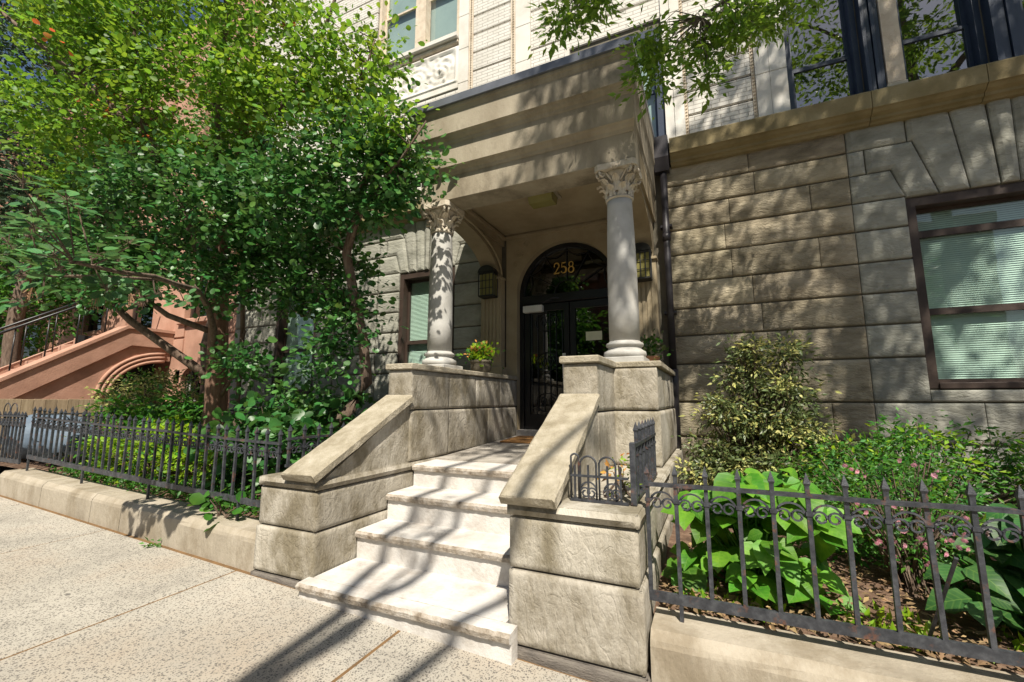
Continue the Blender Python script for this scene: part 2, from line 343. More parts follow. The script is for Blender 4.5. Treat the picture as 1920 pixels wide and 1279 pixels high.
# leaves ---------------------------------------------------------------
LEAF = {
 'round': ([(0, 0, 0), (.30, .30, .07), (.40, .62, .06), (.24, .92, .02), (0, 1, -.02), (-.24, .92, .02), (-.40, .62, .06), (-.30, .30, .07), (0, .55, -.02)],
           [(0, 1, 8), (1, 2, 8), (2, 3, 8), (3, 4, 8), (4, 5, 8), (5, 6, 8), (6, 7, 8), (7, 0, 8)]),
 'oval': ([(0, 0, 0), (.22, .4, .06), (0, 1, -.06), (-.22, .4, .06), (0, .45, -.03)], [(0, 1, 4), (1, 2, 4), (2, 3, 4), (3, 0, 4)]),
 'hyd': ([(0, 0, 0), (.27, .14, .06), (.42, .38, .07), (.36, .65, .05), (.17, .88, -.03), (0, 1.05, -.12), (-.17, .88, -.03), (-.36, .65, .05), (-.42, .38, .07), (-.27, .14, .06), (0, .3, 0), (0, .65, -.01)],
         [(0, 1, 10), (1, 2, 10), (2, 3, 11, 10), (3, 4, 11), (4, 5, 11), (5, 6, 11), (6, 7, 11), (7, 8, 10, 11), (8, 9, 10), (9, 0, 10)]),
}
def leafcloud(P, D, N, S, kind='oval'):
    tv, tf = LEAF[kind]; tv = np.array(tv); n = len(P)
    D = D / (np.linalg.norm(D, axis=1, keepdims=True) + 1e-9)
    X = np.cross(D, N); X /= (np.linalg.norm(X, axis=1, keepdims=True) + 1e-9); Z = np.cross(X, D)
    V = P[:, None, :] + S[:, None, None] * (tv[None, :, 0:1] * X[:, None, :] + tv[None, :, 1:2] * D[:, None, :] + tv[None, :, 2:3] * Z[:, None, :])
    m = len(tv); V = V.reshape(-1, 3)
    loops = np.concatenate([(np.array(sum(([*t] for t in tf), []))[None, :] + (np.arange(n) * m)[:, None])], axis=0).reshape(-1)
    ln = np.tile(np.array([len(t) for t in tf]), n); st = np.concatenate([[0], np.cumsum(ln)[:-1]])
    me = bpy.data.meshes.new('leaves'); me.vertices.add(len(V)); me.vertices.foreach_set('co', V.astype(np.float32).ravel())
    me.loops.add(len(loops)); me.loops.foreach_set('vertex_index', loops.astype(np.int32))
    me.polygons.add(len(ln)); me.polygons.foreach_set('loop_start', st.astype(np.int32)); me.polygons.foreach_set('loop_total', ln.astype(np.int32))
    me.update(calc_edges=True); return me
def clumps(g, ells, per, csize):
    """clump centres inside ellipsoids (denser towards the skin), then leaves around each"""
    cs = []
    for (cx, cy, cz, rx, ry, rz, n) in ells:
        d = g.normal(size=(n, 3)); d /= np.linalg.norm(d, axis=1, keepdims=True); r = g.uniform(.25, 1, size=(n, 1)) ** .5
        cs.append(np.array([cx, cy, cz]) + d * r * np.array([rx, ry, rz]))
    cs = np.concatenate(cs); sz = csize * g.uniform(.6, 1.4, size=(len(cs), 1))
    o = g.normal(size=(len(cs), per, 3)) * np.array([1, 1, .62]); P = cs[:, None, :] + o * sz[:, None, :]
    return cs, P.reshape(-1, 3), (o + g.normal(size=o.shape) * .5 + np.array([0, 0, -.25])).reshape(-1, 3)
def leaves_mesh(g, P, D, size, kind, up=1.0, jit=.35):
    n = len(P); N = g.normal(size=(n, 3)) * .6 + np.array([.15, -.25, up]); S = size * np.clip(g.normal(1, jit, n), .45, 1.9)
    return leafcloud(P, D, N, S, kind)
def twigs(mb, cs, skel, r=.006, frac=1.0, g=None):
    sk = np.array(skel)
    for c in cs:
        if g is not None and g.random() > frac: continue
        d = np.linalg.norm(sk - c, axis=1)
        if d.min() > .5 and g is None: continue
        k = sk[int(np.argmin(d))]; c_ = Vector(c); k_ = Vector(k)
        mid = (c_ + k_) / 2 + Vector((rnd.uniform(-.08, .08), rnd.uniform(-.08, .08), rnd.uniform(-.02, .12)))
        mb.tube([k_, mid, c_], [r * 1.6, r, r * .5], 3, False)
def resample(pts, step=.15):
    out = []
    for a, b in zip(pts[:-1], pts[1:]):
        a, b = np.array(a), np.array(b); n = max(1, int(np.linalg.norm(b - a) / step))
        out += [a + (b - a) * i / n for i in range(n)]
    return out + [np.array(pts[-1])]
def wobble(pts, amp=.03, step=.25, seed=0):
    q = resample(pts, step); rr = random.Random(seed)
    return [tuple(p + (0 if i in (0, len(q) - 1) else 1) * np.array([rr.gauss(0, amp), rr.gauss(0, amp), rr.gauss(0, amp * .5)])) for i, p in enumerate(q)]
def lin(a, b, n): return [a + (b - a) * i / max(1, n - 1) for i in range(n)]

def G(x, y):      # pavement level: rises to the left, falls to the street
    return -.038 * (x + 2.5) - .02 * (2.23 - y)

# ------------------------------------------------------------ ground
def sheet(name, x0, x1, y0, y1, dz, mat, nx=1, ny=1):
    v = [(x0 + (x1 - x0) * i / nx, y0 + (y1 - y0) * j / ny, 0) for j in range(ny + 1) for i in range(nx + 1)]
    v = [(x, y, G(x, max(-4, min(y, 6))) + dz) for x, y, _ in v]
    return link(name, meshpy(v, [(j * (nx + 1) + i, j * (nx + 1) + i + 1, (j + 1) * (nx + 1) + i + 1, (j + 1) * (nx + 1) + i) for j in range(ny) for i in range(nx)]), mat)
tag(sheet('ground', -80, 80, -80, 60, -.30, 'asphalt', 4, 14), kind='structure')
tag(sheet('road', -60, 60, -13, -3.2, -.10, 'asphalt', 4, 4), kind='structure')
sw = tag(sheet('sidewalk', -24, 9, -3.0, 2.5, -.005, 'joint_dirt', 8, 2), kind='structure')
xj = [-24, -21, -18, -15, -12, -10.2, -8.4, -6.75, -5.05, -3.22, -1.68, -.1, 1.5, 3.2, 5, 7, 9]
yj = [-3.0, -1.35, .28, 2.22]
for a, b in zip(xj[:-1], xj[1:]):
    for c, d in zip(yj[:-1], yj[1:]):
        mb = MB(); e = .009; x0, x1, y0, y1 = a + e, b - e, c + e, d - e; b_ = .006
        v = [(x, y, G(x, y) - .1) for x, y in ((x0, y0), (x1, y0), (x1, y1), (x0, y1))] + [(x, y, G(x, y) - b_) for x, y in ((x0, y0), (x1, y0), (x1, y1), (x0, y1))] + \
            [(x, y, G(x, y)) for x, y in ((x0 + b_, y0 + b_), (x1 - b_, y0 + b_), (x1 - b_, y1 - b_), (x0 + b_, y1 - b_))]
        mb.add(v, [(k, (k + 1) % 4, 4 + (k + 1) % 4, 4 + k) for k in range(4)] + [(4 + k, 4 + (k + 1) % 4, 8 + (k + 1) % 4, 8 + k) for k in range(4)] + [(8, 9, 10, 11)])
        mb.build('paving_slab', 'sidewalk', sw)
kb = MB(); v = []
for x in (-24, 9):
    v += [(x, -3.2, G(x, -3) - .3), (x, -3.0, G(x, -3) - .3), (x, -3.0, G(x, -3) + .004), (x, -3.2, G(x, -3) + .004)]
kb.add(v, [(0, 1, 2, 3), (7, 6, 5, 4)] + [(k, 4 + k, 4 + (k + 1) % 4, (k + 1) % 4) for k in range(4)]); tag(kb.build('kerb', 'coping'), kind='structure')
def soil(name, x0, x1, y0, y1, zf, seed):
    nx, ny = 34, 24; v = []
    for j in range(ny + 1):
        for i in range(nx + 1):
            x = x0 + (x1 - x0) * i / nx; y = y0 + (y1 - y0) * j / ny
            v.append((x, y, zf(x, y) + .035 * mnoise.noise(Vector((x * 2.2, y * 2.2, seed))) + .015 * mnoise.noise(Vector((x * 9, y * 9, seed)))))
    o = link(name, meshpy(v, [(j * (nx + 1) + i, j * (nx + 1) + i + 1, (j + 1) * (nx + 1) + i + 1, (j + 1) * (nx + 1) + i) for j in range(ny) for i in range(nx)]), 'soil', smooth=True)
    return tag(o, kind='structure')
soil('garden_bed', -.36, 6, 2.515, 5.66, lambda x, y: .150 + .10 * min(1, (y - 2.515)), 1)
soil('garden_bed', -16, -3.0, 2.515, 5.9, lambda x, y: .27 - .036 * (x + 3.1) - .045, 2)

# ------------------------------------------------------------ garden kerb walls (coping stones)
def coping_wall(name, label, spans, zt, y0=2.26, y1=2.52):
    t = thing(name, label, 'garden wall', (spans[0][0], y0, G(spans[0][0], y0)))
    for k, (a, b) in enumerate(spans):
        n = max(3, int((b - a) / .2)); prof = [(y0 - .02, -.5), (y0 - .012, -.06), (y0 - .004, -.035), (y0 + .028, 0), (y1, .002), (y1, -.5)]
        v = []; rr = random.Random(k)
        for i in range(n + 1):
            x = a + .005 + (b - a - .01) * i / n
            j = 0 if i in (0, n) else 1
            for q, (y, z) in enumerate(prof):
                zz = zt(x) + z if z > -.4 else G(x, y) - .15
                v.append((x, y + (rr.uniform(-.004, .004) * j if q in (1, 2, 3) else 0), zz + (rr.uniform(-.004, .004) * j if q in (2, 3) else 0)))
        m = len(prof); f = [tuple(range(m)), tuple((n) * m + q for q in range(m - 1, -1, -1))]
        for i in range(n):
            for q in range(m): f.append((i * m + q, (i + 1) * m + q, (i + 1) * m + (q + 1) % m, i * m + (q + 1) % m))
        link('coping_stone', meshpy(v, f), 'coping', t)
    return t
zL = lambda x: .275 - .036 * (x + 3.1)
zR = lambda x: .185
coping_wall('garden_kerb_wall', 'long low stone kerb wall under the garden railing beside the brownstone', [(-7.6, -6.5), (-6.5, -5.45), (-5.45, -4.92), (-4.92, -3.06)], zL)
coping_wall('garden_kerb_wall', 'low stone kerb wall under the railing of the hydrangea bed', [(-.33, 1.32), (1.32, 2.9), (2.9, 4.2)], zR)

# ------------------------------------------------------------ stoop
XL, XR = -2.483, -1.04      # inner faces of the cheek walls
st = thing('entrance_stoop', 'pale stone entrance stoop with whitewashed steps and sloping side walls', 'stoop', (-1.76, 2.3, -.05))
def step(x0, x1, yf, yb, z0, z1, mat, seed, n=64, nose=.026):
    prof = [(yf + nose, z0), (yf + nose, z1 - .055), (yf + .002, z1 - .046), (yf - .004, z1 - .018), (yf + .012, z1 - .002), (yf + .05, z1), (yb, z1 + .003), (yb, z0)]
    rr = random.Random(seed); v = []; m = len(prof)
    for i in range(n + 1):
        x = x0 + (x1 - x0) * i / n; s = .004 * mnoise.noise(Vector((x * 9, seed, 0))) + .004 * mnoise.noise(Vector((x * 31, seed, 5))) + rr.uniform(-.0015, .0015)
        for q, (y, z) in enumerate(prof):
            d = s if q in (2, 3, 4) else 0; v.append((x, y + d, z + (d * .5 if q in (3, 4) else 0)))
    f = [tuple(range(m - 1, -1, -1)), tuple(n * m + q for q in range(m))]
    for i in range(n):
        for q in range(m): f.append((i * m + q, i * m + (q + 1) % m, (i + 1) * m + (q + 1) % m, (i + 1) * m + q))
    me = meshpy(v, f); o = link('step', me, mat, st); me.materials.append(M['tread']); me.materials.append(M['nosing'])
    for k_, p in enumerate(me.polygons):
        if p.normal.z > .6: p.material_index = 1
        if k_ >= 2 and (k_ - 2) % m in (1, 2, 3): p.material_index = 2
    return o
step(-2.495, -.985, 2.12, 2.219, -.3, .092, 'step_white', 1)
step(XL + .016, XR - .016, 2.2195, 2.62, -.3, .0925, 'step_white', 2, nose=0)
step(XL + .016, XR - .016, 2.59, 2.95, -.2, .294, 'step_white', 3)
step(XL + .016, XR - .016, 2.915, 3.29, -.1, .497, 'step_white', 4)
step(XL + .016, XR - .016, 3.25, 3.62, .1, .684, 'step_white', 5)
for a, b in ((3.622, 4.55), (4.556, 5.6)):
    za, zb = .684 + (a - 3.25) * .042, .684 + (b - 3.25) * .042
    MB().prism([(a, .2), (b, .2), (b, zb), (a, za)], 'x', XL + .016, XR - .016).build('landing_slab', 'tread', st)
box('door_sill', 'step_white', st, XL + .02, XR - .02, 5.52, 5.74, .6, .852, bev=.006)
def cheek(s):
    # s=-1 left wall (inner face looks right), s=+1 right wall
    xi = XL if s < 0 else XR
    def X(a, b): return (xi - b, xi - a) if s < 0 else (xi + a, xi + b)   # distances outwards from the inner face
    wp = .57 if s < 0 else .68
    sd = 10 if s < 0 else 40
    x0, x1 = X(.0, wp + .03)
    zp = .045 if s < 0 else -.012
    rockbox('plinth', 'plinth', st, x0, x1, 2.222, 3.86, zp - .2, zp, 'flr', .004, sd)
    x0, x1 = X(0, wp + .015)
    rockbox('pedestal_block', 'stoopstone', st, x0, x1, 2.230, 3.85, zp + .003, .362, 'flr', .008, sd + 3)
    x0, x1 = X(0.002, wp)
    rockbox('pedestal_block', 'stoopstone', st, x0, x1, 2.236, 3.85, .365, .632, 'flr', .008, sd + 6)
    x0, x1 = X(-.008, wp + .012)
    rockbox('pedestal_cap', 'stoopstone', st, x0, x1, 2.222, 3.86, .635, .705, 'flr', .010, sd + 9)
    # triangular infill under the sloping cap, newel, pier
    x0, x1 = X(.014, .262)
    MB().prism([(2.30, .703), (3.23, .703), (3.23, 1.232)], 'x', x0, x1).build('cheek_wall', 'stoopstone', st)
    x0, x1 = X(-.03, .285)
    mb = MB(); v = []; n = 14; rr = random.Random(sd)
    a = Vector((0, 2.19, .700)); b = Vector((0, 3.235, 1.252)); nrm = Vector((0, -.467, .884))
    for i in range(n + 1):
        p = a.lerp(b, i / n)
        jo = [rr.uniform(-.005, .005) for _ in range(6)] if 0 < i < n else [0] * 6
        q = p + nrm * .058
        v += [(x0 + jo[0], p.y, p.z), (x1 + jo[1], p.y, p.z), (x1 + jo[2], q.y, q.z - .012), (x1 - .014, q.y, q.z + jo[4] * .4), (x0 + .014, q.y, q.z + jo[5] * .4), (x0 + jo[3], q.y, q.z - .012)]
    f = [(0, 1, 2, 3, 4, 5), tuple(n * 6 + k for k in (5, 4, 3, 2, 1, 0))]
    for i in range(n):
        for k in range(6): f.append((i * 6 + k, i * 6 + 6 + k, i * 6 + 6 + (k + 1) % 6, i * 6 + (k + 1) % 6))
    mb.add(v, f); mb.build('sloping_capstone', 'capstone', st)
    x0, x1 = X(0, .265)
    rockbox('newel_block', 'stoopstone', st, x0, x1, 3.225, 3.86, .706, 1.165, 'flr', .008, sd + 12)
    rockbox('newel_block', 'stoopstone', st, x0, x1, 3.225, 3.86, 1.168, 1.535, 'flr', .006, sd + 15)
    x0, x1 = X(-.022, .287)
    box('newel_cap', 'capstone', st, x0, x1, 3.20, 3.838, 1.536, 1.592, bev=.008)
    for (za, zb, e) in ((.706, 1.165, 0), (1.168, 1.535, .012)):
        ys = (3.845, 4.72, 5.598) if e == 0 else (3.845, 4.42, 5.05, 5.598)
        for k, (ya, yb) in enumerate(zip(ys[:-1], ys[1:])):
            x0, x1 = X(.002, .64 - e)
            rockbox('pier_block', 'stoopstone', st, x0, x1, ya, yb, za, zb, ('f' if k == 0 else '') + 'lr', .012, sd + 20 + k + int(za * 10))
    x0, x1 = X(-.02, .665)
    box('pier_cap', 'capstone', st, x0, x1, 3.84, 5.598, 1.537, 1.588, bev=.008)
    if s > 0: rockbox('pedestal_block', 'stoopstone', st, xi + .02, xi + .69, 3.862, 5.59, -.1, .702, 'r', .012, sd + 31)
    else: rockbox('pedestal_block', 'stoopstone', st, xi - .64, xi - .002, 3.862, 5.59, .0, .702, 'lr', .016, sd + 31)
cheek(-1); cheek(1)
mt = MB().box(-2.36, -1.70, 4.80, 5.38, .0, .016, bev=.004).build('doormat', 'mat')
mt.location = (0, 0, .7515); mt.rotation_euler = (0, 0, 0)
for v_ in mt.data.vertices: v_.co.z += (v_.co.y - 4.80) * .042
tag(mt, 'orange brown coir doormat on the landing', 'doormat')

# ------------------------------------------------------------ apartment building
bd = thing('apartment_building', 'grey stone apartment building with rusticated ground floor and cream upper wall', 'building', (0, 5.6, 0))
YF = 5.6
holes = [(1.955, 3.56, 1.36, 3.35), (-4.63, -3.55, 1.36, 3.35), (XL, XR, -.3, 3.62), (1.03, 1.73, 4.56, 6.7), (2.06, 2.745, 4.56, 6.7), (-1.62, -.35, 4.56, 6.32),
         (-5.35, -3.55, 7.4, 9.4), (-7.6, -6.5, 1.36, 3.35), (3.0, 3.7, 4.56, 6.7)]
xs = sorted({-8.8, 6.0, *[h[0] for h in holes], *[h[1] for h in holes]}); zs = sorted({-.5, 12.0, *[h[2] for h in holes], *[h[3] for h in holes]})
mb = MB()
for a, b in zip(xs[:-1], xs[1:]):
    for c, d in zip(zs[:-1], zs[1:]):
        mx, mz = (a + b) / 2, (c + d) / 2
        if not any(h[0] < mx < h[1] and h[2] < mz < h[3] for h in holes):
            mb.add([(a, YF + .03, c), (b, YF + .03, c), (b, YF + .03, d), (a, YF + .03, d)], [(0, 1, 2, 3)])
for x0, x1, z0, z1 in holes:
    ya, yb = YF + .03, YF + .55
    mb.add([(x0, ya, z0), (x0, ya, z1), (x0, yb, z1), (x0, yb, z0)], [(0, 1, 2, 3)]); mb.add([(x1, ya, z0), (x1, yb, z0), (x1, yb, z1), (x1, ya, z1)], [(0, 1, 2, 3)])
    mb.add([(x0, ya, z0), (x0, yb, z0), (x1, yb, z0), (x1, ya, z0)], [(0, 1, 2, 3)]); mb.add([(x0, ya, z1), (x1, ya, z1), (x1, yb, z1), (x0, yb, z1)], [(0, 1, 2, 3)])
    mb.add([(x0, yb, z0), (x0, yb, z1), (x1, yb, z1), (x1, yb, z0)], [(0, 1, 2, 3)])
# side, top and rear keep the daylight out
mb.add([(-8.8, 5.63, -.5), (-8.8, 16, -.5), (-8.8, 16, 12), (-8.8, 5.63, 12)], [(0, 1, 2, 3)]); mb.add([(6, 5.63, -.5), (6, 16, -.5), (6, 16, 12), (6, 5.63, 12)], [(3, 2, 1, 0)])
mb.add([(-8.8, 5.63, 12), (6, 5.63, 12), (6, 16, 12), (-8.8, 16, 12)], [(0, 1, 2, 3)])
mb.build('wall', 'wallback', bd)
# coursed ashlar
CZ = [.0, .42, .832, 1.234, 1.686, 2.03, 2.363, 2.70, 3.05, 3.37, 3.683, 3.965, 4.25]
def course(x0, x1, z0, z1, mat, seed, lens=(.62, 1.05)):
    rr = random.Random(seed); x = x0; cuts = [x0]
    while x1 - x > 1.5 * lens[0]:
        x += rr.uniform(*lens)
        if x1 - x < .3: break
        cuts.append(x)
    cuts.append(x1)
    for k, (a, b) in enumerate(zip(cuts[:-1], cuts[1:])):
        mb = MB(); rock(mb, (a, YF, z0), (b - a, 0, 0), (0, 0, z1 - z0), (0, -1, 0), .03, .024 if mat == 'ashlar' else .013, cell=.10, gap=.010, seed=seed + k); mb.build('stone', mat, bd)
for i, (a, b) in enumerate(zip(CZ[:-1], CZ[1:])):
    course(-.42, 1.505, a, b, 'ashlar', 100 + i)
    course(-8.8, -8.05, a, b, 'quoin', 300 + i)
    if b > 3.38: course(-6.02, -5.08, a, b, 'quoin', 200 + i)
    elif b > 1.3: course(-6.02, -5.10, a, b, 'quoin', 200 + i)
    else: course(-8.05, -3.12, a, b, 'quoin', 240 + i)
    if b <= 1.3:
        course(1.505, 2.7, a, b, 'quoin', 400 + i, (.5, .9)); course(2.7, 4.6, a, b, 'quoin', 450 + i)
    elif b < 3.38:
        course(4.02, 6.0, a, b, 'quoin', 480 + i)
        for x0, x1 in ((1.505, 1.955), (3.56, 4.01), (-5.08, -4.63), (-3.55, -3.06), (-8.05, -7.6), (-6.5, -6.05)): course(x0, x1, a, b, 'quoin', 500 + i + int(x0 * 10), (2, 2))
    else:
        course(4.02, 6.0, a, b, 'quoin', 480 + i)
for x0, x1 in ((1.955, 3.56), (-4.63, -3.55), (-7.6, -6.5)):
    mb = MB(); rock(mb, (x0, YF, 1.236), (x1 - x0, 0, 0), (0, 0, .12), (0, -1, 0), .03, .004, cell=.2, margin=.02); mb.build('sill_stone', 'quoin', bd)
def flat_arch(c, hw):
    S = [[(1.505, 3.37), (1.965, 3.37), (1.866, 3.683), (1.505, 3.683)], [(1.962, 3.352), (2.232, 3.352), (2.069, 3.965), (1.66, 3.965), (1.66, 3.683), (1.866, 3.683)],
         [(1.505, 3.683), (1.66, 3.683), (1.66, 3.965), (1.505, 3.965)], [(1.505, 3.965), (2.03, 3.965), (2.03, 4.25), (1.505, 4.25)],
         [(2.232, 3.352), (2.467, 3.352), (2.382, 4.25), (2.03, 4.25), (2.03, 3.965), (2.069, 3.965)], [(2.467, 3.352), (2.69, 3.352), (2.665, 4.25), (2.382, 4.25)]]
    def mp(x):
        d = 2.757 - x
        return d * hw / .8 if d <= .8 else hw + (d - .8)
    for poly in S:
        polystone('voussoir', 'quoin', bd, [(c - mp(x), z) for x, z in poly]); polystone('voussoir', 'quoin', bd, [(c + mp(x), z) for x, z in poly][::-1])
    k = mp(2.69); k2 = mp(2.665)
    polystone('keystone', 'quoin', bd, [(c - k, 3.352), (c + k, 3.352), (c + k2, 4.25), (c - k2, 4.25)], y=5.588)
flat_arch(2.757, .80); flat_arch(-4.09, .54); flat_arch(-7.05, .55)

def sash_window(x0, x1, z0, z1, fm, fw, meet, blind, tr=None, ysash=5.72):
    """window (outer casing) > sashes, panes, blind"""
    mb = MB(); y0, y1 = ysash - .1, ysash + .08
    mb.box(x0, x0 + fw, y0, y1, z0, z1, bev=.006); mb.box(x1 - fw, x1, y0, y1, z0, z1, bev=.006); mb.box(x0 + fw, x1 - fw, y0 + .003, y1, z1 - fw * 1.3, z1, bev=.006); mb.box(x0 + fw, x1 - fw, y0 - .02, y1, z0, z0 + fw * .8, bev=.006)
    wdw = mb.build('window', fm, bd)
    a, b, c, d = x0 + fw, x1 - fw, z0 + fw * .8, z1 - fw * 1.3
    bars = [c] + list(meet) + [d]
    for k, (za, zb) in enumerate(zip(bars[:-1], bars[1:])):
        ys = ysash + (.03 if k else 0); s = .035; m2 = MB()
        m2.box(a, a + s, ys, ys + .035, za, zb); m2.box(b - s, b, ys, ys + .035, za, zb); m2.box(a + s, b - s, ys, ys + .035, za, za + s); m2.box(a + s, b - s, ys, ys + .035, zb - s, zb)
        m2.build('sash', fm, wdw)
        link('pane', meshpy([(a + s, ys + .017, za + s), (b - s, ys + .017, za + s), (b - s, ys + .017, zb - s), (a + s, ys + .017, zb - s)], [(0, 1, 2, 3)]), 'glass' if blind == 'slats' else 'glass_upper' if blind == 'dark' else 'glass', wdw)
    yb = ysash + .075
    if blind == 'slats':
        m3 = MB(); z = c; top = tr if tr else d
        while z < top:
            m3.add([(a, yb - .008, z), (b, yb - .008, z), (b, yb + .008, z + .024), (a, yb + .008, z + .024)], [(0, 1, 2, 3)]); z += .022
        tag(m3.build('blind', 'blind', wdw), kind='stuff')
    elif blind == 'shade': box('shade', 'shade', wdw, a, b, yb, yb + .01, c, d)
    box('room_back', 'dark_room', wdw, x0 + .01, x1 - .01, YF + .45, YF + .5, z0 + .01, z1 - .01)  # panel with the room's darkness put into its colour
    return wdw
sash_window(1.958, 3.557, 1.365, 3.347, 'brown_frame', .075, (2.15, 2.98), 'slats')
sash_window(-4.627, -3.553, 1.365, 3.347, 'brown_frame', .075, (2.2,), 'slats')
sash_window(-7.597, -6.503, 1.365, 3.347, 'brown_frame', .075, (2.2,), 'slats')
for x0, x1 in ((1.033, 1.727), (2.063, 2.742), (3.003, 3.697)): sash_window(x0, x1, 4.563, 6.69, 'blue_frame', .05, (5.2,), 'dark')
sash_window(-1.617, -.353, 4.563, 6.317, 'blue_frame', .09, (5.45,), 'shade')
sash_window(-5.347, -3.553, 7.403, 9.39, 'terracotta', .06, (8.5,), 'shade')
box('mullion', 'terracotta', bd, -4.47, -4.25, 5.59, 5.74, 7.42, 9.38, bev=.02)
for x0, x1 in ((1.735, 1.90), (2.755, 2.99)):
    mb = MB()
    for k in range(4):
        e = (x1 - x0) / 4; mb.box(x0 + k * e + .004, x0 + (k + 1) * e - .004, 5.50 + .02 * (k % 2), 5.69, 4.545, 6.7, bev=.01)
    mb.build('window_mullion', 'blue_frame', bd)
box('stone_mullion', 'terracotta', bd, 1.905, 2.055, 5.50, 5.72, 4.60, 6.7, bev=.015); box('mullion_base', 'capital', bd, 1.89, 2.06, 5.48, 5.6, 4.545, 4.60, bev=.01)
# belt cornice
def cornice(x0, x1, cuts):
    prof = [(5.66, 4.20), (5.545, 4.205), (5.53, 4.225), (5.50, 4.235), (5.495, 4.265), (5.45, 4.285), (5.425, 4.31), (5.40, 4.318), (5.395, 4.50), (5.405, 4.515), (5.64, 4.545)]
    for a, b in zip([x0] + cuts, cuts + [x1]):
        n = max(2, int((b - a) / .25)); v = []; rr = random.Random(int(a * 100)); m = len(prof)
        for i in range(n + 1):
            x = a + .003 + (b - a - .006) * i / n; j = rr.uniform(-.004, .004) if 0 < i < n else 0
            for y, z in prof: v.append((x, y + (j if y < 5.6 else 0), z + j * .5))
        f = [tuple(range(m)), tuple(n * m + q for q in range(m - 1, -1, -1))]
        for i in range(n):
            for q in range(m): f.append((i * m + q, (i + 1) * m + q, (i + 1) * m + (q + 1) % m, i * m + (q + 1) % m))
        link('cornice_block', meshpy(v, f), 'cornice', bd)
cornice(-.31, 6.0, [1.72, 2.62, 4.3]); cornice(-8.8, -3.08, [-7.2, -5.2])
# upper wall: painted brick bands, stone strips, beaded trims
def bands(x0, x1, z0, z1, h=.332, off=0):
    z = z0
    while z < z1 - .02:
        zt = min(z + h, z1); mb = MB().box(x0, x1, 5.595, 5.628, z + .012, zt - .012, bev=.006); mb.build('brick_band', 'brickpaint', bd); z += h
def beads(x0, x1, z0, z1, step=.045):
    mb = MB(); xc = (x0 + x1) / 2; mb.box(x0, x1, 5.592, 5.628, z0, z1); z = z0 + step / 2; r = min(.017, (x1 - x0) * .4)
    while z < z1:
        mb.add([(xc + r, 5.59, z), (xc - r, 5.59, z), (xc, 5.59, z + r), (xc, 5.59, z - r), (xc, 5.59 - r, z)], [(0, 2, 4), (2, 1, 4), (1, 3, 4), (3, 0, 4)]); z += step
    mb.build('bead_trim', 'terracotta', bd)
def strip(x0, x1, z0, z1, h=.62):
    z = z0; k = 0
    while z < z1 - .02:
        zt = min(z + h, z1); MB().box(x0, x1, 5.57, 5.628, z + .003, zt - .003, bev=.004).build('pilaster_block', 'cream', bd); z += h
ZT = 10.5
bands(-3.265, -2.585, 4.60, ZT, .336); beads(-3.345, -3.27, 4.6, 9.0); beads(-2.58, -2.495, 4.6, 9.0); strip(-3.535, -3.35, 4.6, ZT); strip(-2.49, -2.24, 4.6, ZT)
bands(-2.235, -1.70, 4.6, ZT, .336); strip(-1.695, -1.625, 4.6, 6.4); bands(-1.695, -.33, 6.4, ZT, .336)
strip(-.343, -.235, 4.548, ZT); strip(-.23, -.11, 4.548, ZT); beads(-.107, -.07, 4.548, 8.0)
bands(-.065, .655, 4.548, ZT, .33); beads(.66, .70, 4.548, 8.0); strip(.703, .85, 4.548, ZT); strip(.853, 1.027, 4.548, ZT)
bands(1.03, 6.0, 6.72, ZT, .336); bands(3.72, 6.0, 4.55, 6.7, .336)
bands(-8.8, -5.37, 4.55, ZT, .336); bands(-5.36, -3.545, 4.55, 6.4, .336); bands(-5.36, -3.545, 9.41, ZT, .336)
box('window_sill', 'cream', bd, -5.42, -3.54, 5.50, 5.70, 7.30, 7.40, bev=.015); box('sill_moulding', 'terracotta', bd, -5.38, -3.545, 5.55, 5.64, 7.22, 7.298, bev=.02)
mb = MB(); nx, nz = 72, 26; v = []
for j in range(nz + 1):
    for i in range(nx + 1):
        x = -5.3 + 1.75 * i / nx; z = 6.5 + .70 * j / nz; e = min(i, nx - i, j, nz - j); h = 0
        if e > 2:
            for cx in (-5.0, -4.42, -3.88):
                d = math.hypot(x - cx, z - 6.83); a = math.atan2(z - 6.83, x - cx)
                h += .05 * math.exp(-(d / .05) ** 2) + .03 * max(0, math.sin(d * 55 + a * 2)) * math.exp(-(d / .22) ** 2)
            h += .02 * max(0, mnoise.noise(Vector((x * 14, z * 14, 3)))) * 2
        v.append((x, 5.60 - h - (.03 if e in (1, 2) else 0), z))
mb.add(v, [(j * (nx + 1) + i, j * (nx + 1) + i + 1, (j + 1) * (nx + 1) + i + 1, (j + 1) * (nx + 1) + i) for j in range(nz) for i in range(nx)], True)
mb.build('carved_panel', 'cream', bd); box('panel_base', 'cream', bd, -5.36, -3.545, 5.575, 5.628, 6.40, 6.5, bev=.005)

